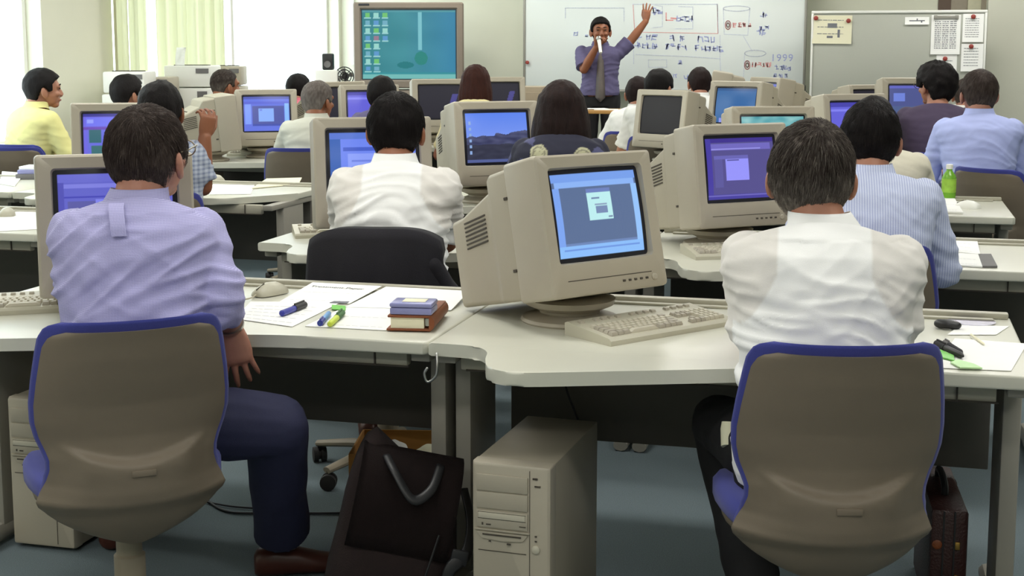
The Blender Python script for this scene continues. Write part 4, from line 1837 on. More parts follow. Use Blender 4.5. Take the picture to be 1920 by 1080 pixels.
notice('cream printed leaflet pinned by two red magnets at the top left of the grey board', 1524, 29, 1596, 82, 'paper_cream', .015, 3, 2, blocks=[(.38, .62, .28, .44), (.37, .52, .72, .80), (.64, .70, .5, .78)])
notice('small white name strip near the top of the grey board', 1697, 32, 1742, 46, 'paper', 0, 0, 3, blocks=[(.18, .82, .42, .56), (.48, .53, .2, .42), (.66, .72, .5, .75)])
notice('large white timetable sheet hanging from a grey clip bar on the board', 1747, 28, 1799, 102, 'paper', 0, 14, 4, bar=True, cols=3)
notice('white notice in the top right corner of the grey board under a dark magnet', 1806, 26, 1843, 79, 'paper', 0, 9, 5)
notice('white notice directly under the top right corner notice, red magnet above it', 1803, 82, 1842, 134, 'paper', 0, 7, 6)
notice('narrow white notice below the large timetable sheet, behind the plum-shirted person', 1756, 103, 1792, 168, 'paper', 0, 4, 7)
for px, py, lab in ((1530, 34, 'red magnet on the left corner of the cream leaflet'), (1591, 39, 'red magnet on the right corner of the cream leaflet'), (1825, 31, 'dark red magnet at the top of the corner notice'),
                    (1821, 87, 'red magnet holding the notice under the corner notice'), (1772, 110, 'dark red magnet above the narrow notice under the timetable')):
    b = B()
    lathe(b, [(.020, 0), (.020, .008), (.014, .012)], (0, 0, 0), 14, Matrix.Rotation(PI / 2, 4, 'X'))
    o = obj('magnet', b, 'red_magnet')
    o.location = aty(px, py, YN - .02) + V((0, -.003, 0))
    tag(o, lab, 'magnet', 'magnets on the notice board')

# ---------------------------------------------------------------- big television
YT = 12.45
a, c = aty(668, 5, YT), aty(865, 166, YT)
tw, th_ = c.x - a.x, a.z - c.z
tv = thing('television', 'large grey-brown projection television showing a teal computer desktop', 'television', ((a.x + c.x) / 2, YT, 0), R(15))
s0, s1 = aty(682, 18, YT), aty(852, 150, YT)
sx, sz, sw_, sh_ = (s0.x + s1.x) / 2 - (a.x + c.x) / 2, (s0.z + s1.z) / 2, s1.x - s0.x, s0.z - s1.z
b = B()
cz_ = (a.z + c.z) / 2


def ring2(w, h, r, y, cx=0, cz=0):
    return [V((x, y, z)) for x, z in rrect(w, h, r, 6, cx, cz)]


loft(b, [ring2(tw * .9, th_ * .9, .02, .42, 0, cz_), ring2(tw, th_, .02, .10, 0, cz_), ring2(tw, th_, .02, .012, 0, cz_), ring2(tw - .02, th_ - .02, .02, 0, 0, cz_), ring2(sw_ + .03, sh_ + .03, .012, 0, sx, sz), ring2(sw_, sh_, .008, .022, sx, sz)], True, False)
hs = obj('housing', b, 'tv', tv)
b = B()
box(b, (-tw * .40, -.002, a.z - .022), (.10, .006, .018), .001)
obj('name_plate', b, 'print_dark', hs)


def scr_desktop(u, v):
    c = np.stack([60 - 20 * abs(u - .5), 138 - 10 * abs(u - .45) * 2, 138 + 24 * u], -1)
    n = np.vectorize(lambda p, q: mnoise.noise(V((p * 4, q * 4, 1))))(u, v)
    c += n[..., None] * 8
    c[(abs(u - .62) < .018) & (v > .42)] = (120, 190, 200)
    c[((u - .63) / .07) ** 2 + ((v - .30) / .10) ** 2 < 1] = (36, 130, 122)
    c[((u - .46) / .09) ** 2 + ((v - .20) / .05) ** 2 < 1] = (28, 118, 124)
    c[(v < .065)] = (112, 184, 180)
    c[(v < .09) & (v >= .065)] = (48, 140, 150)
    c[(v > .975)] = (80, 150, 160)
    for k in range(8):
        for q in range(3 if k < 4 else 2):
            uu, vv = .055 + q * .095, .93 - k * .112
            col = ((110, 190, 110), (90, 150, 200), (150, 210, 200), (110, 170, 190))[(k * 3 + q * 2) % 4]
            if q == 1 and k == 3:
                col = (150, 120, 140)
            c[(abs(u - uu) < .026) & (abs(v - vv) < .030)] = col
            c[(abs(u - uu) < .036) & (abs(v - vv + .045) < .009)] = (150, 205, 205)
    return c


me = picture(sw_, sh_, scr_desktop, 150, 110, 0.0, border=.012, border_col=(40, 60, 70))
me.transform(Matrix.Translation((sx, .018, sz)))
obj('screen', me, 'screen', tv, angle=None)
b = B()
box(b, (0, .22, c.z / 2 - .01), (tw * .95, .42, c.z - .02), .008)
obj('stand_cabinet', b, 'tv', tv)
b = B()
for k in range(4):
    box(b, (0, .008, .25 + k * .18), (tw * .8, .004, .012))
obj('stand_grille', b, 'vent', tv)
# ================================================================ desks
DESKS = [
    ('nearest computer desk on the left, its bulged top carrying papers and a brown organiser', -2.455, 3.15, False),
    ('nearest computer desk on the right, its curved top carrying the large tilted monitor', -1.055, 3.15, False),
    ('second-row desk of the white-shirted man with the black jacket on his chair', -2.226, 4.67, False),
    ('second-row desk of the striped-shirt man, papers and a grey card at its right', -.826, 4.67, False),
    ('second-row window-side desk cut by the picture edge, a pale mouse on it', -4.55, 4.66, False),
    ('third-row desk of the woman in the navy floral top', -2.244, 6.20, False),
    ('third-row desk at the right with the green tea bottle on it', -.844, 6.20, False),
    ('third-row window-side desk with a cut-away corner, where a hand is raised', -4.20, 6.02, True),
    ('third-row window-side desk stacked with books, in front of the yellow-shirted man', -5.30, 6.02, False),
    ('fourth-row desk at the right, before the man in the pale blue shirt', -.85, 7.75, False),
    ('fourth-row desk between the aisle and the dark screen', -2.25, 7.75, False),
    ('fourth-row window-side desk of the silver-haired man', -4.45, 8.12, False),
    ('fifth-row desk at the right, before the person in the plum shirt', -.75, 9.30, False),
    ('fifth-row desk of the two people in white shirts', -2.15, 9.30, False),
    ('fifth-row desk of the person with reddish hair', -3.75, 9.75, False),
    ('front-row desk at the right below the grey notice board', -.75, 10.85, False),
    ('front-row desk below the whiteboard', -2.15, 10.85, False),
    ('front-row desk near the television', -4.35, 11.10, False),
]
for lab, x, y, ch in DESKS:
    if x == -5.30:
        make_desk(lab, -5.36, y, ch).scale = (.82, 1, 1)
        continue
    make_desk(lab, x, y, ch)

# ================================================================ chairs and people
proto_chair = None


def chair(label, loc, rz):
    global proto_chair
    if proto_chair is None:
        proto_chair = make_chair(label, (loc[0], loc[1], 0), rz)
        return proto_chair
    c = copy_tree(proto_chair)
    c.location = (loc[0], loc[1], 0)
    c.rotation_euler = (0, 0, rz)
    c['label'] = label
    return c


def fwd(rz):
    return V((-math.sin(rz), math.cos(rz), 0))


def PZ(px, py, d):
    p = PD(px, d)
    p.z = ZD(py, d)
    return p


def inv(loc, rz):
    return (Matrix.Translation(V((loc[0], loc[1], 0))) @ Matrix.Rotation(rz, 4, 'Z')).inverted()


def lv(w, rz):
    return Matrix.Rotation(-rz, 3, 'Z') @ V(w)


# ---- man in the lavender shirt, near left
crz = R(38)
cl = PD(236, 2.93)
chair('blue-edged office chair of the lavender-shirted man, largest chair at the left', cl, crz)
prz = R(24)
hl = PD(240, 3.03) + fwd(R(30)) * .19
I = inv(hl, prz)
L1 = person('man in a lavender short-sleeved shirt and glasses sitting at the near left desk', hl, prz, top=1.276, lean=.13, head=R(-2), nod=-6, sw=.212, bulk=1.0, hx=.022,
            shirt='sh_lav', hair=dict(col='hair_brownblack', th=.017, grey=.28, strands=5200, bulk=.004), skin='skin_red', trousers='tr_navy',
            RA=[I @ PZ(408, 562, 3.27), I @ PZ(424, 612, 3.40)], LA=[I @ PZ(150, 590, 3.32), I @ PZ(160, 590, 3.60)],
            RL=[I @ PZ(506, 800, 3.36), I @ (PD(512, 3.60) + V((0, 0, .10))), lv((.85, .5, 0), prz)], LL=[I @ PZ(150, 800, 3.50), I @ (PD(196, 3.84) + V((0, 0, .10))), lv((-.1, 1, 0), prz)], tw=1.15,
            rhand=dict(dir=lv((.22, -.05, -1), prz), palm=lv((-.35, .93, 0), prz), curl=.20, thumb=-1, spread=.22), bvox=.0042, vox=.0065, folds=.011, glasses=True, seed=3, fdir=-.5, cuff=1.30)
root, Wm, Hm, sh, sp = L1
b = B()
e, w = sh[1][1], sh[1][2]
dn = (w - e).normalized()
tube(b, [w - dn * .030, w - dn * .018], [(.035, .035), (.035, .035)], 20)
o = obj('watch', b, 'steel', root)
b = B()                                           # locker loop and pleat below the yoke
shm = [c for c in root.children if c.name.startswith('shirt')][0].data


def back_y(x, z):
    co = coords(shm)
    m = (abs(co[:, 0] - x) < .012) & (abs(co[:, 2] - z) < .012)
    return co[m, 1].min()


rings = []
for k in range(7):
    z = ZD(404 + 10 * k, 2.98)
    x = -.035 + .002 * k
    yb = back_y(x, z) - .003
    rings.append([V((x - .017, yb, z)), V((x + .017, yb, z)), V((x + .017, yb - .004 - .004 * math.sin(k / 6 * PI), z)), V((x - .017, yb - .004 - .004 * math.sin(k / 6 * PI), z))])
loft(b, rings)
obj('locker_loop', b, 'sh_lav', root)

# ---- man in the white shirt, near right
crz = R(14)
cl = PD(1602, 2.68)
chair('blue-edged office chair of the white-shirted man, largest chair at the right', cl, crz)
prz = R(4)
hl = PD(1577, 2.73) + fwd(R(10)) * .19
I = inv(hl, prz)
R1 = person('grey-haired man in a white shirt over a vest, sitting at the near right desk', hl, prz, top=1.255, lean=.11, head=R(3), nod=-4, sw=.222, bulk=1.02, hx=-.028,
            shirt='sh_white', tank=True, hair=dict(col='hair_grey', th=.018, grey=.55, strands=6000, bulk=.004), skin='skin', trousers='tr_black',
            RA=[I @ PZ(1688, 606, 2.99), I @ PZ(1640, 600, 3.25)], LA=[I @ PZ(1424, 606, 3.00), I @ PZ(1450, 600, 3.28)],
            RL=[I @ (hl + V((.13, .42, .50))), I @ (hl + V((.04, .46, .085)))], LL=[I @ (hl + V((-.25, .34, .50))), I @ (hl + V((-.15, .30, .085)))],
            vox=.0065, folds=.007, seed=5, cuff=1.22, sleeve='short')
b = B()
tube(b, [I @ (hl + V((-.196, .055, .525))), I @ (hl + V((-.198, .075, .56))), I @ (hl + V((-.198, .08, .575)))], [.02, .022, .02], 12)
obj('belt_pouch', b, 'paper_cream', R1[0])

# ---- second row: white T-shirt-like shirt, black jacket on the chair
crz = R(10)
cl = PD(700, 4.33)
wc = chair('office chair with the black jacket hung over its back, second row', cl, crz)
prz = R(14)
hl = PD(735, 4.50)
I = inv(hl, prz)
W2 = person('black-haired man in a white shirt sitting before a black jacket in the second row', hl, prz, top=1.268, lean=.09, head=R(9), nod=-3, sw=.225, shirt='sh_white', tank=True,
            hair=dict(col='hair_black', th=.018, grey=.05, strands=3500, bulk=.004), skin='skin_dark', trousers='tr_black',
            RA=[I @ PZ(836, 452, 4.72), I @ PZ(800, 470, 4.90)], LA=[I @ PZ(645, 440, 4.74), I @ PZ(680, 465, 4.92)], vox=.008, folds=.012, seed=9, fdir=.12)
b = B()                                           # the jacket: a thick cloth over the chair back
rows = []
for k in range(15):
    t_ = k / 14
    ring = []
    for i in range(41):
        u = -1 + 2 * i / 40
        w = .208 + .035 * t_ ** .6
        drop = .47 * t_
        z = .858 - .045 * abs(u) ** 4 * (1 - t_ * .2) - drop
        y = -.080 - .012 * t_ + (.075 + .03 * t_) * u * u + .010 * math.sin(u * 11 + 2) * t_ + .006 * math.sin(u * 23 + t_ * 4) * t_
        ring.append((u * w, y, z))
    rows.append(ring)
fr_ = [[b.verts.new(p) for p in r] for r in rows]
bk_ = [[b.verts.new((p[0] * .97, p[1] + (.125 if j < 2 else .016), p[2] - (.008 if j == 0 else .012))) for p in r] for j, r in enumerate(rows)]
for g, flip in ((fr_, False), (bk_, True)):
    for j in range(14):
        for i in range(40):
            q = [g[j][i], g[j][i + 1], g[j + 1][i + 1], g[j + 1][i]]
            b.faces.new(q if not flip else q[::-1])
for i in range(40):
    b.faces.new((fr_[0][i], bk_[0][i], bk_[0][i + 1], fr_[0][i + 1]))
    b.faces.new((fr_[14][i], fr_[14][i + 1], bk_[14][i + 1], bk_[14][i]))
for j in range(14):
    b.faces.new((fr_[j][0], fr_[j + 1][0], bk_[j + 1][0], bk_[j][0]))
    b.faces.new((fr_[j][40], bk_[j][40], bk_[j + 1][40], fr_[j + 1][40]))
b.transform(Matrix.Translation((cl.x, cl.y, 0)) @ Matrix.Rotation(crz, 4, 'Z'))
o = recenter(obj('jacket', b, 'jacket', angle=None))
tag(o, 'black jacket draped over the back of the second-row office chair', 'jacket')
b = B()                                           # one sleeve hanging at the side
limb(b, curve_pts([(.18, .0, .74), (.225, .03, .64), (.24, .04, .52), (.235, .04, .41)], 4), [.035] * 4 + [.045] * 5 + [.042] * 4, 12)
me = remesh(b, .01, 3)
obj('sleeve', me, 'jacket', o, angle=None).matrix_parent_inverse = Matrix.Identity(4)
sl = o.children[0]
sl.matrix_world = Matrix.Translation((cl.x, cl.y, 0)) @ Matrix.Rotation(crz, 4, 'Z')
bpy.context.view_layer.update()
sl.matrix_local = o.matrix_world.inverted() @ (Matrix.Translation((cl.x, cl.y, 0)) @ Matrix.Rotation(crz, 4, 'Z'))


def seat(label, px, d, top_py, rzdeg, chair_label=None, headdeg=None, lean=.09, chair_rz=None, chair_back=.21, chair_at=None, **k):
    rz = R(rzdeg)
    head = R(headdeg) if headdeg is not None else rz
    top = ZD(top_py, d)
    hp = PD(px, d)
    f = fwd(rz)
    loc = hp - f * (lean + .03)
    k.setdefault('vox', .011)
    k.setdefault('folds', .005)
    arms = {}
    I = inv(loc, rz)
    for key in ('RA', 'LA'):
        if key in k and k[key]:
            k[key] = [I @ p for p in k[key]]
    r_ = person(label, loc, rz, top=top, lean=lean, head=head, **k)
    if chair_label:
        cr = R(chair_rz) if chair_rz is not None else rz
        chair(chair_label, chair_at if chair_at is not None else loc - fwd(cr) * chair_back, cr)
    return r_


seat('black-haired man in a blue and white striped shirt, second row right, behind the grey-haired man', 1632, 4.42, 188, 6, 'office chair of the striped-shirt man, its blue edge showing beside the white sleeve', headdeg=2, chair_rz=-4,
     shirt='sh_stripe', hair=dict(col='hair_black', th=.018, grey=.14, strands=2600), sw=.225, sleeve='long', trousers='tr_grey', vox=.009, seed=12)
man3 = seat('man in a grey check shirt raising one hand, third row by the window', 302, 5.88, 152, 22, 'office chair of the man in the check shirt raising his hand', headdeg=20,
            RA=[PZ(378, 350, 5.86), PZ(384, 258, 5.86)], rhand=dict(dir=(.22, .05, 1), palm=(-.6, .7, 0), curl=.5, thumb=-1, spread=.2), bvox=.0045, shirt='sh_plaid', hair=dict(col='hair_black', th=.020, bulk=.006), skin='skin_dark', slim_sleeve=1.05, seed=14)


def floral(x, y, z):
    c = np.array((26, 27, 48.))
    for fx, fz in ((-.085, .975), (.100, .965), (-.02, .80), (.17, .80), (-.17, .78)):
        r_ = math.hypot(x - fx, (z - fz) * 1.0)
        if r_ < .037 and y < .04:
            ang = math.atan2(z - fz, x - fx)
            if abs(r_ - .026) < .003 or (r_ < .02 and abs(math.sin(ang * 5)) < .18):
                return np.array((120, 118, 100.))
            return np.array((172, 170, 140.))
    n = mnoise.noise(V((x * 22, y * 8, z * 22)))
    if n > .46:
        return np.array((74, 76, 112.))
    return c


seat('woman with shoulder-length brown-black hair in a navy top with pale round flowers, third row', 1052, 5.98, 150, 10, 'office chair of the woman in the navy floral top', shirt='sh_navy', pattern=floral, shirt_name='blouse',
     hair=dict(style='long', col='hair_dkred', drop=.165, wide=.098, flip=.02, grey=.35), sw=.21, collar=False, vox=.008, folds=.003, trousers='tr_navy', seed=16)
seat('person in a cream shirt mostly hidden behind the striped-shirt man, third row right', 1638, 5.95, 178, 12, 'office chair of the person in the cream shirt', shirt='sh_cream', hair=dict(col='hair_black'), sw=.235, seed=17)
seat('grey-haired man in a pale blue long-sleeved shirt at the far right, fourth row', 1832, 7.2, 130, 4, 'office chair in front of the pale blue shirt at the right, behind the tea bottle', headdeg=14, chair_rz=-36, chair_at=PD(1852, 6.70), shirt='sh_blue', sleeve='long',
     hair=dict(col='hair_brownblack', grey=.3, th=.017, strands=1200), skin='skin_red', sw=.225, vox=.009, seed=18)
seat('person with bushy black hair and glasses in a plum shirt beside the pale blue shirt', 1752, 8.05, 119, 6, 'office chair of the person in the plum shirt, blue edge between two shirts', headdeg=38, shirt='sh_purple', sleeve='long', glasses=True,
     hair=dict(col='hair_black', th=.034, bulk=.012), sw=.225, seed=19, collar=False)
seat('silver-haired man in a pale cream shirt at the fourth-row window-side desk', 596, 8.45, 150, 16, 'office chair of the silver-haired man, its blue rim showing beside a monitor', chair_at=PD(556, 8.08), headdeg=-20, shirt='sh_stone', hair=dict(col='hair_silver', grey=.6), skin='skin_dark', sw=.225, seed=20, chair_rz=10)
seat('black-haired man in a pale yellow shirt sitting sideways by the bright window', 80, 8.6, 129, -28, 'office chair of the man in the pale yellow shirt', chair_rz=-4, chair_back=.16, headdeg=-48, shirt='sh_yellow', hair=dict(col='hair_black', th=.022), sw=.22, lean=.05, seed=21, face=True)
seat('black-haired person in a white top sitting in front of the narrow curtain strips', 239, 9.2, 140, -8, 'office chair of the black-haired person before the curtain strips', headdeg=-26, shirt='sh_whiteplain', hair=dict(col='hair_black', th=.022), seed=22)
seat('man with thinning grey-brown hair in a white shirt beside the white printer', 421, 9.9, 127, -10, 'office chair of the man with thinning hair', headdeg=-34, shirt='sh_whiteplain', hair=dict(col='hair_grey', grey=.3, th=.008), skin='skin_dark', seed=23)
seat('black-haired person in a pink shirt almost hidden behind the silver-haired man', 560, 11.7, 138, 0, 'office chair of the person in the pink shirt', headdeg=-20, shirt='sh_pink', hair=dict(col='hair_black', th=.020), seed=24)
seat('person with black hair below the television, behind the white-shirted man', 716, 9.3, 142, 6, 'office chair of the black-haired person below the television', headdeg=-4, shirt='sh_lilac', hair=dict(col='hair_black', th=.020), seed=25)
seat('person with straight reddish brown hair in a cream-yellow blouse right of the television', 892, 9.3, 121, 12, 'office chair of the person in the cream-yellow blouse', shirt='sh_knit', shirt_name='blouse', hair=dict(style='long', col='hair_red', drop=.15, wide=.088, flip=0, locks=10), sw=.20, collar=False, seed=26)
seat('person in a white shirt leaning behind another white shirt, left of the dark grey monitor', 1195, 10.15, 143, 8, 'office chair of the leaning person in white', lean=.14, chair_at=PD(1184, 9.72), chair_rz=10, shirt='sh_whiteplain', hair=dict(col='hair_dkred', th=.018), seed=27)
seat('black-haired man in a white shirt left of the dark grey monitor, head turned right', 1234, 9.55, 129, 8, 'office chair of the man in white left of the dark grey monitor', headdeg=-24, shirt='sh_whiteplain', hair=dict(col='hair_black', th=.020), sw=.235, trousers='tr_navy', seed=28)
seat('man with short dark hair in a white shirt, alone in front of the whiteboard writing', 1310, 10.9, 125, 10, 'office chair of the man in white in front of the whiteboard writing', headdeg=22, shirt='sh_whiteplain', hair=dict(col='hair_dkred', th=.016, grey=.1), sw=.235, seed=29)
seat('person in a white shirt half hidden between the plum and the pale blue shirts', 1806, 10.3, 146, 6, 'office chair of the half hidden person in white at the right', shirt='sh_whiteplain', hair=dict(col='hair_brownblack', grey=.2), sw=.23, seed=30)
chair('empty blue-edged office chair at the picture edge beside the yellow shirt', PD(14, 8.15), R(24))

# ---- the instructor at the whiteboard
prz = PI + R(13)
hl = PD(1124, 12.45)
I = inv(hl, prz)
top = ZD(31, 12.45)
INS = person('standing man in a lilac shirt and grey tie with a microphone, pointing at the whiteboard', hl, prz, top=top, lean=0.0, head=prz + R(4), sw=.225, bulk=.95, shirt='sh_lilac', hair=dict(col='hair_black', th=.016, bulk=.005),
             skin='skin_dark', trousers='tr_black', stand=True, face=True, tie=True, RA=[I @ PZ(1094, 130, 12.32), I @ PZ(1117, 88, 12.22)], LA=[I @ PZ(1180, 77, 12.45), I @ PZ(1208, 40, 12.45)],
             rhand=dict(dir=lv((.25, -.1, .8), prz), palm=lv((.6, -.5, .1), prz), curl=.9, thumb=1), lhand=dict(dir=lv((.1, 0, 1), prz), palm=lv((.3, .9, 0), prz), curl=.08, thumb=1, spread=.28), bvox=.0045, vox=.007, folds=.004, seed=31, cuff=.9, slim_sleeve=1.1)
b = B()
m0, m1 = PZ(1124, 92, 12.10), PZ(1121, 72, 12.17)
ax = (m1 - m0)
tube(b, [m0 - ax * .35, m0 + ax * .55, m0 + ax * .8], [.013, .015, .018], 14)
o = recenter(obj('microphone', b, 'white_plastic'))
b = B()
ell(b, m0 + ax * .98 - o.location, (.024, .024, .026), u=16, v=10)
obj('windscreen', b, 'steel', o, angle=None)
tag(o, 'pale hand-held microphone held up to the standing man\'s mouth', 'microphone')
# ================================================================ monitors
def mon(label, px, d, top_py, rz, pic, z=.70, **k):
    p = PD(px, d)
    s = (ZD(top_py, d) - z) / .452
    return make_monitor(label, (p.x, p.y, z), R(rz), pic, scale=s, **k)


near = dict(res=(150, 115))
mid = dict(res=(80, 60), buttons=False)
far = dict(res=(44, 34), buttons=False)
mon('largest tube monitor, tilted back on the near right desk, blue dialog window on its screen', 1070, 3.60, 303, 52, 'app_dialog', tilt=13, deep=1.3, **near)
mon('tube monitor with a blue table on screen, behind the lavender-shirted man at the near left', 208, 3.72, 290, 34, 'app_table', tilt=5, **near)
mon('tube monitor with a violet screen and small pale window, left of the grey-haired man', 1352, 5.02, 240, 40, 'app_violet', tilt=9, deep=1.25, **near)
mon('tube monitor with a blue text screen half hidden by the second-row white-shirted man', 690, 5.0, 227, 28, 'app_lines', tilt=8, **near)
mon('tube monitor showing a blue harbour landscape, left of the woman in the navy floral top', 912, 6.5, 197, 37, 'harbour', tilt=9, **near)
mon('tube monitor with green and violet panels, behind the lavender-shirted man\'s head', 228, 6.5, 197, 26, 'app_green', tilt=6, **mid)
mon('tube monitor with a small pale window on blue, left of the silver-haired man', 498, 9.2, 172, 30, 'app_window', tilt=8, deep=1.25, **mid)
mon('tube monitor seen from its side behind the raised hand, screen turned away', 392, 8.9, 180, 128, 'off', tilt=6, lit=False, **mid)
mon('tube monitor with a lilac screen, left of the black head below the television', 690, 9.7, 164, 28, 'app_plain_violet', **far)
mon('tube monitor with a dark screen and violet streak, below the television', 822, 10.5, 153, 26, 'off_streak', lit=False, **mid)
mon('tube monitor with a dark screen, right of the reddish-haired person', 930, 11.3, 149, 26, 'off_streak', lit=False, **far)
mon('tube monitor with a dark grey screen turned to the left, below the standing man', 1262, 8.9, 174, -28, 'off_grey', tilt=9, lit=False, **mid)
mon('tube monitor with a plain blue screen turned to the left, in front of the whiteboard', 1398, 9.9, 157, -26, 'app_blue', tilt=8, **mid)
mon('tube monitor seen sideways, sliver of blue screen, just right of the plain blue one', 1458, 11.1, 150, -52, 'app_dusk', **far)
mon('tube monitor seen from the side under the whiteboard writing, right of a white shirt', 1368, 11.4, 138, -84, 'off', lit=False, **far)
mon('tube monitor with a watery aqua picture, peeping over the violet screen', 1432, 6.55, 204, 22, 'aqua', tilt=7, **mid)
mon('tube monitor with a violet screen partly behind the striped-shirt man\'s head', 1576, 7.95, 181, 34, 'app_plain_violet', tilt=8, **mid)
mon('tube monitor with a dusky blue screen, left of the person in the plum shirt', 1700, 9.7, 150, 14, 'app_dusk', tilt=7, **mid)
mon('tube monitor with its top just showing under the grey notice board', 1606, 10.6, 163, 42, 'off', lit=False, **far)
mon('tube monitor half hidden behind the pink shirt under the window', 625, 10.3, 158, 60, 'off', lit=False, **far)

# ================================================================ things on the near left desk
ZT = .7012
q0, q1, q2, q3 = at(1128, 657, .715), at(1368, 615, .715), at(1312, 563, .715), at(1060, 606, .715)
kc = (q0 + q1 + q2 + q3) / 4
ka = math.atan2(q1.y - q0.y, q1.x - q0.x)
ks_ = (q1 - q0).length / .47
kproto = make_keyboard('beige keyboard in front of the largest monitor on the near right desk', (kc.x, kc.y, .70), ka, s=max(.85, min(1.05, ks_)))
print('KB', kc, math.degrees(ka), (q1 - q0).length, (q3 - q0).length)


def kb(label, px, py, rz, z=.70):
    p = at(px, py, z + .015)
    c = copy_tree(kproto)
    c.location = (p.x, p.y, z)
    c.rotation_euler = (0, 0, R(rz))
    c['label'] = label


kb('beige keyboard at the left picture edge, half behind the lavender-shirted man', 105, 566, 33)
kb('beige keyboard behind the white shirt sleeve, under the violet-screen monitor', 1400, 470, 26)
kb('beige keyboard under the harbour-picture monitor', 968, 362, 30)
kb('pale keyboard below the monitor left of the silver-haired man', 490, 287, 12)
kb('beige keyboard beside the second-row white shirt, half hidden by it', 655, 432, 28)

sheet('white sheet with a blue pen lying on it, left part of the near left desk', [(440, 598), (548, 613), (640, 567), (470, 566)], ZT, lines=5)
sheet('upper white sheet with a bold printed heading, at the back of the near left desk', [(524, 566), (655, 570), (716, 537), (586, 530)], (ZT, .7182), lines=2)
hd = [o for o in bpy.data.objects if o.get('label', '').startswith('upper white sheet with a bold')][0]
me = text_mesh('Treatment Paper', .0245)
P = [at(*c, q) for c, q in zip([(524, 566), (655, 570), (716, 537), (586, 530)], (ZT, ZT, .7182, .7182))]
ex = (P[2] - P[3])
ey = (P[3] - P[0])
ctr = P[0] * .13 + P[1] * .09 + P[2] * .35 + P[3] * .43
ax = math.atan2(ex.y, ex.x)
ctr = P[0] * .12 + P[1] * .10 + P[2] * .36 + P[3] * .42
up = (P[3] - P[0])
sl_ = math.atan2(up.z, math.hypot(up.x, up.y))
me.transform(Matrix.Translation(ctr - hd.location + V((0, 0, .0022))) @ Matrix.Rotation(ax, 4, 'Z') @ Matrix.Rotation(sl_, 4, 'X'))
obj('heading', me, 'print_dark', hd, smooth=False)
sheet('blank white sheet reaching back to the edge, right part of the near left desk', [(648, 576), (846, 582), (880, 546), (724, 538)], (ZT + .0015, .7195))
sheet('white sheet under the coloured markers and the brown organiser', [(572, 612), (724, 620), (792, 580), (648, 575)], ZT, lines=2)
sheet('strip of dark reddish printed paper lying between the white sheets', [(618, 568), (650, 569), (668, 559), (640, 560)], ZT + .002, m='print', cat='paper')


def pen(label, a, c, r, m, z=ZT + .002, cap=None, name='pen', cat='pen', capm='black'):
    p, q = at(*a, z + r), at(*c, z + r)
    b = B()
    tube(b, [p, p.lerp(q, .03), p.lerp(q, .9), q], [r * .6, r, r, r * .35], 12)
    o = recenter(obj(name, b, m))
    tag(o, label, cat)
    if cap:
        b = B()
        u, v = (p - o.location), (q - o.location)
        s_, e_ = u.lerp(v, cap[0]), u.lerp(v, cap[1])
        tube(b, [s_, e_], r * 1.12, 12)
        n_ = (v - u).normalized()
        box(b, (s_ + e_) / 2 + V((0, 0, r * 1.3)), ((e_ - s_).length * .9, r * .5, r * .5), rot=Matrix.Rotation(math.atan2(n_.y, n_.x), 4, 'Z'))
        obj('cap', b, capm, o)
    return o


pen('blue ballpoint with a black end lying on the left white sheet', (527, 588), (571, 571), .0085, 'pen_blue', cap=(.55, 1.0))
pen('sky blue marker on the white sheet, left of the lime one', (600, 606), (618, 586), .007, 'pen_sky', cap=(.0, .3), name='marker', cat='marker', capm='pen_blue')
pen('lime yellow marker with a dark green cap on the white sheet', (618, 608), (644, 584), .008, 'pen_lime', cap=(.5, .9), name='marker', cat='marker', capm='green_book')
sheet('pale green adhesive tag strip above the markers', [(622, 580), (648, 582), (648, 574), (622, 572)], ZT + .003, m='tag_green', name='sticky_tag', cat='tag')
p = at(506, 553, .70)
make_mouse('pale mouse on the near left desk beside the lavender sleeve', (p.x, p.y, .7028), R(160), cable=[(-.02, .12, .004), (.06, .2, .004), (.05, .28, .003)])
# organiser and plastic case
p0, p1, p2, p3 = at(714, 624, .70), at(797, 626, .70), at(850, 592, .70), at(760, 588, .70)
cen = (p0 + p1 + p2 + p3) / 4
an = math.atan2(p1.y - p0.y, p1.x - p0.x)
t = thing('organiser', 'brown leather organiser with cream pages on the near left desk', 'organiser', (cen.x, cen.y, .7028), an)
w_, d_ = (p1 - p0).length, (p2 - p1).length * .9
b = B()
box(b, (0, 0, .003), (w_, d_, .006), .002)
box(b, (.003, 0, .037), (w_, d_, .006), .002)
loft(b, [[V((w_ / 2 - .004 + .014 * math.cos(a_), y, .020 + .019 * math.sin(a_))) for a_ in [R(-90 + 180 * k / 10) for k in range(11)]] for y in (-d_ / 2, d_ / 2)])
obj('cover', b, 'leather_brown', t, angle=50)
b = B()
box(b, (-.004, 0, .020), (w_ - .028, d_ - .014, .028))
obj('page_block', b, 'paper_cream', t)
b = B()
for k in range(3):
    lathe(b, [(.008, -.002), (.010, -.002), (.010, .002), (.008, .002)], (w_ / 2 - .012, -d_ / 2 + .02 + k * .05, .020), 14, Matrix.Rotation(PI / 2, 4, 'X'))
obj('ring_binding', b, 'steel', t)
p0, p1, p2, p3 = at(727, 596, .745), at(800, 598, .745), at(824, 574, .745), at(752, 570, .745)
cen = (p0 + p1 + p2 + p3) / 4
an = math.atan2(p1.y - p0.y, p1.x - p0.x)
t = thing('plastic_case', 'lilac plastic case lying on top of the brown organiser', 'case', (cen.x, cen.y, .7432), an)
b = B()
box(b, (0, 0, .009), (.108, .082, .018), .004)
obj('tray', b, 'lilac_case', t)
b = B()
box(b, (0, 0, .0245), (.110, .084, .012), .005)
obj('lid', b, 'lilac_case', t)
b = B()
box(b, (.004, 0, .0312), (.06, .045, .0012), .0004)
obj('paper_label', b, 'paper_cream', t)

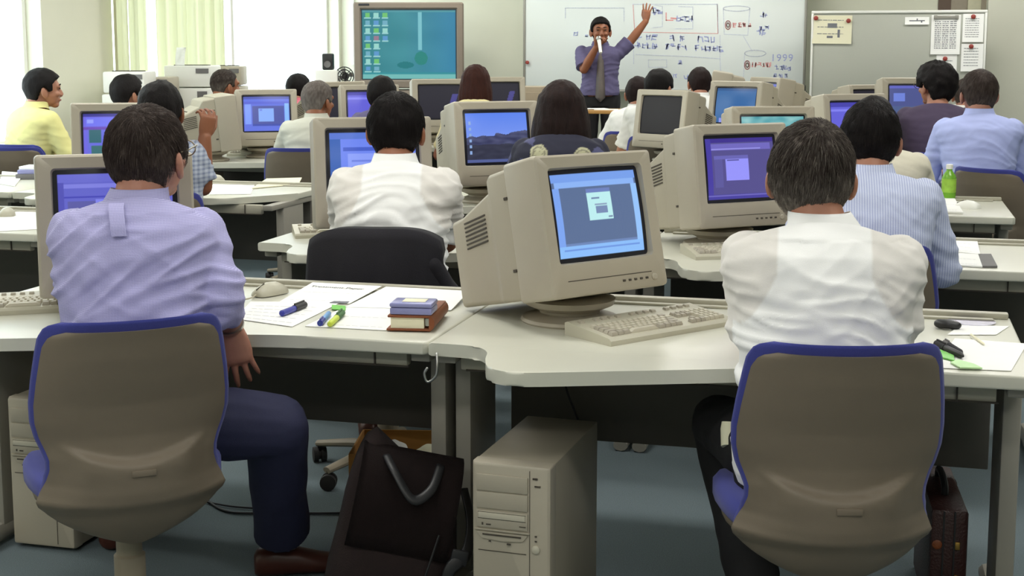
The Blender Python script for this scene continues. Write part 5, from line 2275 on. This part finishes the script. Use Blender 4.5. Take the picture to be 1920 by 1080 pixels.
# ---- near right desk
sheet('cream-white sheet under the black pens at the right end of the near right desk', [(1752, 690), (1896, 696), (1926, 645), (1790, 635)], ZT)
p = at(1822, 604, .70)
b = B()
lathe(b, [(.0075, 0), (.060, 0), (.060, .0013), (.0075, .0013)], (0, 0, 0), 48)
o = obj('compact_disc', b, 'disc', loc=(p.x, p.y, ZT + .0008))
tag(o, 'silvery lilac compact disc at the back of the near right desk', 'disc')
b = B()
lathe(b, [(.062, 0), (.078, 0), (.079, .004), (.077, .008), (.066, .008), (.062, .004)], (0, 0, 0), 48)
o = obj('disc_tray', b, 'white_plastic', loc=(p.x + .01, p.y - .05, ZT))
bpy.data.objects.remove(o)
p = at(1776, 617, .70)
b = B()
for k, (y_, w_, h_) in enumerate(((0, 0, 0),)):
    ell(b, (0, 0, .012), (.030, .020, .012))
    ell(b, (.016, -.002, .010), (.020, .016, .011))
    ell(b, (-.016, .006, .011), (.018, .018, .012))
me = remesh(b, .004, 2)
o = obj('pouch', me, 'black', loc=(p.x, p.y, ZT), angle=None)
tag(o, 'small black soft pouch beside the white sleeve on the near right desk', 'pouch')
sheet('pale paper slip beside the compact disc', [(1776, 628), (1868, 628), (1892, 612), (1800, 610)], ZT, th=.0009, name='paper_slip')
pen('black marker with dark cap, nearest to the green slips', (1756, 644), (1806, 668), .0075, 'black', cap=(0, .35), name='marker', cat='marker', capm='print_dark')
pen('black marker lying a little farther back, parallel to the first', (1772, 642), (1804, 662), .0065, 'print_dark', cap=(0, .25), name='marker', cat='marker', capm='pad')
sheet('bright green tape strip at the front edge of the near right desk', [(1742, 657), (1752, 668), (1790, 678), (1788, 668), (1760, 656)], ZT + .003, m='tag_green', name='tape_strip', cat='tape', th=.003)
sheet('white and green tape strip beyond the bright green one', [(1782, 681), (1800, 691), (1842, 692), (1826, 684), (1796, 676)], ZT + .003, m='tape_pale', name='tape_strip', cat='tape', th=.003)
pen('thin cream stick lying on the paper slip', (1820, 627), (1846, 646), .003, 'paper_cream', name='stick', cat='stick')

# ---- second and third rows
sheet('upper white booklet on the second-row right desk', [(1736, 468), (1838, 480), (1832, 453), (1738, 445)], ZT, lines=3, th=.006)
sheet('lower white booklet on the second-row right desk, beside the grey card', [(1758, 497), (1842, 502), (1834, 479), (1744, 474)], ZT, lines=2, th=.005)
sheet('grey card folder right of the white booklets', [(1842, 502), (1870, 502), (1858, 479), (1834, 479)], ZT, m='pad', name='card_folder', cat='folder', th=.006)
sheet('white pad on the third-row right desk below the tea bottle', [(1742, 399), (1806, 401), (1790, 375), (1738, 373)], ZT, lines=2, th=.008)
p = at(1815, 390, .70)
make_mouse('white mouse on the third-row right desk beside the white pad', (p.x, p.y, .70), R(60), 'white_plastic')
p = at(14, 405, .70)
make_mouse('pale mouse on the window-side second-row desk at the left edge', (p.x, p.y, .7028), R(30), cable=[(.02, .12, .004), (-.06, .2, .004), (-.2, .22, .003)])
sheet('white sheet under the mouse on the window-side second-row desk', [(0, 434), (70, 430), (72, 396), (0, 398)], ZT)
p = at(1778, 374, .70)
t = thing('drink_bottle', 'plastic bottle of green tea with a white cap, third row right', 'bottle', (p.x, p.y, .70))
b = B()
lathe(b, [(.028, 0), (.033, .004), (.033, .05), (.031, .055), (.033, .06), (.033, .105), (.028, .118), (.016, .135), (.0135, .14), (.0135, .15)], n=24)
obj('body', b, 'tea', t)
b = B()
lathe(b, [(.0336, .035), (.0336, .10)], n=24)
obj('paper_label', b, 'label_yg', t)
b = B()
lathe(b, [(.016, .146), (.016, .166), (.013, .168)], n=20)
obj('cap', b, 'white_plastic', t)

sheet('white papers on the third-row window-side desk beside the raised arm', [(392, 365), (470, 364), (478, 345), (402, 338)], ZT, lines=3)
sheet('cream folder on the cut-away corner of the third-row desk', [(472, 354), (560, 346), (566, 334), (500, 336)], ZT + .001, m='paper_cream', name='folder', cat='folder', th=.004)
p = at(404, 340, .70)
make_mouse('pale mouse beside the raised arm on the third-row window-side desk', (p.x, p.y, .7028), R(60))
sheet('white papers at the left picture edge on the third-row window-side desk', [(0, 345), (28, 350), (46, 326), (4, 323)], ZT, th=.006)
p = at(62, 334, .70)
for k, (m_, w_, h_, rz_, lab) in enumerate((('pad', .135, .03, .3, 'thick dark-edged book at the bottom of the small pile by the chair'), ('lilac_case', .125, .022, .35, 'lilac book in the middle of the small pile by the chair'), ('paper', .10, .018, .2, 'white booklet on top of the small pile by the chair'))):
    b = B()
    box(b, (0, 0, h_ / 2), (w_, w_ * 1.35, h_), .003)
    o = obj('book', b, m_, loc=(p.x, p.y, .70 + sum((.03, .022, .018)[:k])))
    o.rotation_euler = (0, 0, rz_)
    tag(o, lab, 'book', 'books on the window-side desk')
    b = B()
    box(b, (.003, 0, h_ / 2), (w_ + .001, w_ * 1.30, h_ * .7))
    obj('page_block', b, 'paper', o)

# ================================================================ on the floor
tp = PD(958, 3.17)
make_tower('beige computer tower with disc drives under the near right desk', (tp.x, tp.y, 0), R(-3))
make_tower('beige computer tower half hidden by the chair at the left', (-2.262, 3.31, 0), R(0))

# soft briefcase-like bag
bp = PD(708, 3.30)
t = thing('shoulder_bag', 'dark maroon soft bag slumped under the near left desk', 'bag', (bp.x, bp.y, .035), R(22))
t.scale = (.84, .85, 1.16)
t.rotation_euler = (0, R(13), R(22))
b = B()
rings = []
for z, w, d, xo, yo in ((.0, .175, .075, 0, 0), (.02, .185, .09, 0, 0), (.12, .185, .095, .0, .01), (.22, .175, .088, -.006, .03), (.29, .160, .075, -.012, .045), (.335, .135, .052, -.02, .055), (.352, .10, .03, -.03, .06)):
    rings.append([V((xo + w * math.copysign(abs(math.cos(a_)) ** .5, math.cos(a_)), yo + d * math.copysign(abs(math.sin(a_)) ** .6, math.sin(a_)), z * .93 + .045 * (z / .35) * -math.cos(a_))) for a_ in [2 * PI * k / 48 for k in range(48)]])
loft(b, rings)
bmesh.ops.subdivide_edges(b, edges=b.edges[:], cuts=1, use_grid_fill=True)
for v in b.verts:
    n = mnoise.noise(v.co * 9) * .010 + mnoise.noise(v.co * 22) * .004
    v.co += V((v.co.x, v.co.y - .03, 0)).normalized() * n
obj('body', b, 'bag', t, angle=None)
b = B()
rings = []
for k in range(9):
    t_ = k / 8
    a_ = t_ * PI * .62
    rings.append([V((x, .05 - .135 * math.sin(a_) * .9 - .02, .345 - .20 * (1 - math.cos(a_)) * .75)) for x in [-.16 + .30 * i / 16 for i in range(17)]])
loft(b, rings, False, False, closed=False)
bmesh.ops.solidify(b, geom=b.faces[:], thickness=.008)
obj('flap', b, 'bag', t, angle=None)
b = B()
tube(b, curve_pts([(-.09, -.02, .33), (-.06, -.085, .31), (.0, -.12, .27), (.05, -.085, .29), (.07, -.02, .33)], 6), [(.006, .014)] * 25, 10)
obj('carry_handle', b, 'black', t, angle=None)
b = B()
tube(b, curve_pts([(.16, .03, .28), (.195, -.02, .22), (.19, -.09, .17), (.15, -.11, .13), (.165, -.10, .05)], 6), [(.004, .018)] * 25, 8)
obj('shoulder_strap', b, 'black', t, angle=None)
b = B()
box(b, (.172, -.10, .16), (.05, .012, .035), .005)
obj('buckle', b, 'black', t)
b = B()
tube(b, curve_pts([(.10, -.098, .20), (.085, -.105, .1), (.07, -.10, .01)], 6), .0035, 6)
obj('zip', b, 'black', t)

# cardboard box with bundles
cp = at(775, 935, 0)
cp = PD(770, 4.0)
t = thing('cardboard_box', 'open cardboard box full of white bundles behind the maroon bag', 'box', (cp.x, cp.y, 0), R(12))
hh = .25
b = B()
for (x, y, w_, d_) in ((0, -.13, .34, .006), (0, .13, .34, .006), (-.17, 0, .006, .26), (.17, 0, .006, .26)):
    box(b, (x, y, hh / 2 + .003), (w_, d_, hh), .001)
box(b, (0, 0, .004), (.33, .25, .006))
obj('carton', b, 'cardboard', t)
rnd = random.Random(3)
for k, (x, y, w_, m_, lab) in enumerate(((-.11, -.04, .05, 'paper', 'white plastic packet at the near end of the cardboard box'), (-.06, .05, .05, 'paper', 'pale packet beside the red one in the cardboard box'), (.04, -.02, .075, 'paper_cream', 'large wrapped white bundle in the cardboard box'), (.11, .06, .05, 'white_plastic', 'small white bundle at the right end of the cardboard box'), (-.12, .07, .03, 'red_magnet', 'red packet in the far corner of the cardboard box'))):
    b = B()
    ell(b, (0, 0, .11), (w_, w_ * .9, .11))
    box(b, (0, 0, .14), (w_ * 1.3, w_ * 1.1, .12), .01)
    me = remesh(b, .008, 2)
    co = coords(me)
    no = normals(me)
    me_d = np.array([mnoise.noise(V(c) * 26 + V((k, 0, 0))) for c in co]) * .010
    set_coords(me, co + no * me_d[:, None])
    o = obj('bundle', me, m_, angle=None)
    w = Matrix.Rotation(R(12), 4, 'Z') @ V((x, y, 0))
    o.location = (cp.x + w.x, cp.y + w.y, .03)
    tag(o, lab, 'bundle', 'bundles in the cardboard box')

# stiff briefcase at the right
p = PD(1812, 3.28)
t = thing('briefcase', 'dark burgundy briefcase standing on the floor beside the right-hand chair', 'briefcase', (p.x, p.y, 0), R(4))
b = B()
box(b, (0, .19, .145), (.09, .38, .29), .012)
obj('shell', b, 'leather_dark', t)
b = B()
box(b, (.012, -.001, .145), (.004, .004, .28))
box(b, (-.014, -.001, .145), (.004, .004, .28))
obj('seam', b, 'black', t)
b = B()
for z in (.08, .115, .20):
    box(b, (.020, -.002, z), (.012, .006, .02), .002)
obj('clasp', b, 'gold', t)
b = B()
tube(b, curve_pts([(0, .12, .29), (0, .13, .312), (0, .20, .32), (0, .27, .312), (0, .28, .29)], 5), .009, 10)
obj('handle', b, 'black', t)
b = B()
lathe(b, [(.011, -.003), (.012, 0), (.009, .002)], (-.028, -.001, .20), 16, Matrix.Rotation(PI / 2, 4, 'X'))
obj('badge', b, 'leather_brown', t)


def cable(label, pts, r=.004, m='cable'):
    b = B()
    tube(b, curve_pts(pts, 8), r, 8)
    o = recenter(obj('cable', b, m, angle=None))
    tag(o, label, 'cable', 'cables')


cable('black cable crossing the carpet between the lavender man\'s legs', [at(388, 938, .005), at(430, 960, .005), at(520, 962, .005), at(640, 962, .005), at(700, 955, .005)])
cable('thin black cable lying just behind the first cable on the carpet', [at(380, 940, .006), at(440, 950, .006), at(520, 955, .006)], .003)
cable('thin cable hanging down behind the tower under the near right desk', [PZ(1058, 700, 3.72), PZ(1066, 735, 3.70), PZ(1080, 770, 3.68), PZ(1090, 800, 3.68), PZ(1090, 850, 3.72)], .003)
b = B()
hk = PZ(816, 662, 3.30)
tube(b, curve_pts([hk, hk + V((.004, -.01, -.03)), hk + V((0, -.012, -.055)), hk + V((-.02, -.012, -.07)), hk + V((-.028, -.012, -.05)), hk + V((-.02, -.01, -.035))], 5), .0035, 8)
o = recenter(obj('bag_hook', b, 'steel', angle=None))
tag(o, 'small steel hook hanging below the desk edge where the two near desks meet', 'hook')

# ================================================================ by the windows and the front wall
def printer(label, px, d, top_py, w, dep, z0, m, rz, slot=True):
    p = PD(px, d)
    h = ZD(top_py, d) - z0
    t = thing('printer', label, 'printer', (p.x, p.y, z0), R(rz), 'machines by the windows')
    b = B()
    box(b, (0, 0, h * .36), (w, dep, h * .70), .012)
    box(b, (0, 0, h * .86), (w * .96, dep * .9, h * .27), .012)
    obj('body', b, m, t)
    b = B()
    box(b, (0, -dep / 2 - .001, h * .12), (w * .86, .006, h * .14), .003)
    box(b, (0, -dep / 2 - .001, h * .30), (w * .86, .006, h * .14), .003)
    obj('paper_tray', b, m, t)
    b = B()
    box(b, (w * .30, -dep / 2 * .9 - .004, h * .93), (w * .26, .006, h * .06))
    box(b, (w * .30, -dep / 2 - .003, h * .62), (w * .2, .006, h * .10))
    obj('control_panel', b, 'pad', t)
    if slot:
        b = B()
        box(b, (0, -.02, h * .995), (w * .7, dep * .25, .012), .003)
        obj('output_slot', b, 'vent', t)
    return t


def low_table(label, px, d, w, dep, h, rz, m='top'):
    p = PD(px, d) if not isinstance(px, tuple) else V((px[0], px[1], 0))
    t = thing('side_table', label, 'table', (p.x, p.y, 0), R(rz))
    b = B()
    box(b, (0, 0, h - .0125), (w, dep, .025), .004)
    obj('table_top', b, m, t)
    for sx in (-1, 1):
        for sy in (-1, 1):
            b = B()
            box(b, (sx * (w / 2 - .03), sy * (dep / 2 - .03), (h - .025) / 2), (.035, .035, h - .025), .003)
            obj('leg', b, 'leg', t)
    return t


low_table('long low table along the windows under the white printer', (-5.07, 9.52), 0, 1.24, .58, .72, 90)
printer('tall white laser printer in front of the wide curtain', 366, 10.4, 122, .36, .40, .721, 'white_plastic', 15)
p = PD(342, 10.3)
b = B()
rings = [[V((x, .05 * t_ * t_ - .0, .13 * t_)) for x in (-.035, .0, .035)] for t_ in [k / 6 for k in range(7)]]
loft(b, rings, False, False, closed=False)
bmesh.ops.solidify(b, geom=b.faces[:], thickness=.002)
o = obj('paper_sheet', b, 'paper', loc=(p.x, p.y, ZD(122, 10.4)), angle=None)
o.rotation_euler = (0, 0, R(12))
tag(o, 'white sheet standing up out of the white laser printer', 'paper')
low_table('low table by the window pier under the slotted white printer', (-5.12, 8.66), 0, .44, .50, .72, 90)
printer('white printer with a dark slot on top, beside the narrow curtain strips', 248, 9.7, 133, .30, .36, .721, 'white_plastic', 15)
low_table('small table under the beige box printer behind the thinning-haired man', (-5.10, 10.5), 0, .6, .50, .72, 90)
printer('beige box printer with a dark vent, behind the thinning-haired man', 428, 11.15, 123, .29, .40, .721, 'beige', 18)
printer('flat beige printer between the two white printers', 298, 10.0, 143, .26, .34, .721, 'beige', 15, slot=False)
low_table('low table in the window corner under the white speaker box', 612, 12.5, .9, .5, .72, 30)
p = PD(618, 12.35)
b = B()
box(b, (0, 0, .13), (.20, .22, ZD(131, 12.35) - .721 - .0), .01)
b.transform(Matrix.Translation((0, 0, (ZD(131, 12.35) - .721) / 2 - .13)))
o = obj('equipment_box', b, 'white_plastic', loc=(p.x, p.y, .721))
o.rotation_euler = (0, 0, R(12))
tag(o, 'white box carrying a small black speaker in the window corner', 'box')
z_ = ZD(131, 12.35)
t = thing('speaker', 'small black speaker on the white box in the bright window corner', 'speaker', (p.x, p.y, z_), R(12))
b = B()
box(b, (0, 0, .072), (.095, .09, .143), .012)
obj('cabinet', b, 'black', t)
b = B()
lathe(b, [(.030, 0), (.030, .004), (.018, -.002), (.006, .002)], (0, -.046, .05), 20, Matrix.Rotation(PI / 2, 4, 'X'))
obj('cone', b, 'pad', t)
p = PD(650, 12.3)
t = thing('desk_fan', 'small black desk fan left of the big television', 'fan', (p.x, p.y, .72), R(10))
b = B()
lathe(b, [(.075, 0), (.075, .012), (.02, .02), (.012, .03), (.012, .26)], n=20)
obj('base', b, 'black', t)
b = B()
cz_ = ZD(143, 12.3) - .72
for rr in (.082, .060, .036):
    pts = [(rr * math.cos(2 * PI * k / 24), -.05, cz_ + rr * math.sin(2 * PI * k / 24)) for k in range(25)]
    tube(b, pts, .005, 6)
for k in range(8):
    a_ = 2 * PI * k / 8
    tube(b, [(0, -.055, cz_), (.082 * math.cos(a_), -.05, cz_ + .082 * math.sin(a_))], .003, 6)
tube(b, [(0, .02, cz_), (0, -.03, cz_)], .03, 12)
tube(b, [(0, 0, .25), (0, 0, cz_)], .012, 8)
obj('guard', b, 'black', t)
for k in range(4):
    a_ = 2 * PI * k / 4 + .3
    b = B()
    loft(b, [[V((r_ * math.cos(a_ + da), -.02 + dy, cz_ + r_ * math.sin(a_ + da))) for r_, da, dy in ((.012, -.5, .0), (.07, -.35, .008), (.074, .0, .0), (.068, .3, -.008), (.012, .5, 0))], [V((r_ * math.cos(a_ + da), -.017 + dy, cz_ + r_ * math.sin(a_ + da))) for r_, da, dy in ((.012, -.5, .0), (.07, -.35, .008), (.074, .0, .0), (.068, .3, -.008), (.012, .5, 0))]])
    obj('blade', b, 'grey_alu', t)
low_table('narrow table under the small fan beside the television', 652, 12.32, .30, .3, .72, 10)
p = PD(985, 11.6)
t = thing('cabinet', 'brown-beige low cabinet left of the standing man, under the whiteboard', 'cabinet', (p.x, p.y, 0), R(4))
hc_ = ZD(163, 11.6)
b = B()
box(b, (0, .2, hc_ / 2), (.27, .40, hc_), .005)
obj('body', b, 'cabinet', t)
b = B()
box(b, (0, -.004, hc_ * .5), (.25, .012, hc_ * .92), .003)
dr = obj('door', b, 'cabinet', t)
b = B()
box(b, (.10, -.016, hc_ * .6), (.012, .014, .09), .003)
obj('handle', b, 'grey_alu', dr)
lt = low_table('wooden lectern table with papers in front of the standing man', 1122, 11.55, .50, .45, ZD(207, 11.4), 6, 'wood')
p = PD(1136, 11.5)
for k in range(2):
    b = B()
    box(b, (0, 0, .002), (.20, .14, .004))
    o = obj('paper_sheet', b, 'paper', loc=(p.x - .1 * k, p.y + .04 * k, ZD(207, 11.4) + .0005 + .0045 * k), smooth=False)
    o.rotation_euler = (0, 0, .2 + .3 * k)
    tag(o, ('white sheet lying flat on the wooden lectern table', 'second white sheet, crosswise on the first at the lectern table')[k], 'paper')

# ================================================================ light
def area(name, loc, size, power, rot=(0, 0, 0), col=(1, 1, 1)):
    li = bpy.data.lights.new(name, 'AREA')
    li.shape = 'RECTANGLE'
    li.size, li.size_y = size
    li.energy = power
    li.color = col
    o = bpy.data.objects.new(name, li)
    COL.objects.link(o)
    o.location = loc
    o.rotation_euler = rot
    return o


n = 0
for y in (-.8, 1.2, 3.4, 5.6, 7.8, 10.0, 12.0):
    for x in (-3.9, -1.5, .9):
        area('ceiling_lamp', (x, y, HT - .03), (1.2, .3), LAMP, col=(1.0, .985, .93))
w = bpy.data.worlds.new('daylight')
scene.world = w
w.use_nodes = True
w.node_tree.nodes['Background'].inputs[0].default_value = (.86, .96, 1.0, 1)
w.node_tree.nodes['Background'].inputs[1].default_value = SKY
for p, q in ((y0, ya1), (yb0, yb1)):
    o = area('window_portal', (XL - .2, (p + q) / 2, (SILL + HEAD) / 2), (q - p, HEAD - SILL), 1, rot=(0, -PI / 2, 0))
    o.data.cycles.is_portal = True
    o.rotation_euler = Euler((PI / 2, 0, PI / 2)).to_matrix().to_euler() if False else (0, -PI / 2, 0)
    o.data.size, o.data.size_y = HEAD - SILL, q - p

cam = bpy.data.cameras.new('camera')
cam.sensor_width = 36
cam.lens = F / 1920 * 36
cam.shift_y = -(540 - CY) / 1920
cam.clip_start = .05
co_ = bpy.data.objects.new('camera', cam)
COL.objects.link(co_)
co_.location = (0, 0, HC)
co_.rotation_euler = (PI / 2 - PIT, 0, YAW)
scene.camera = co_
scene.view_settings.view_transform = 'Standard'
scene.view_settings.look = 'None'
scene.view_settings.gamma = 1
scene.view_settings.exposure = EXPO
scene.cycles.max_bounces = 8
scene.cycles.diffuse_bounces = 4
scene.cycles.glossy_bounces = 3
scene.cycles.transparent_max_bounces = 8
scene.cycles.caustics_reflective = False
scene.cycles.caustics_refractive = False
scene.cycles.sample_clamp_indirect = 4
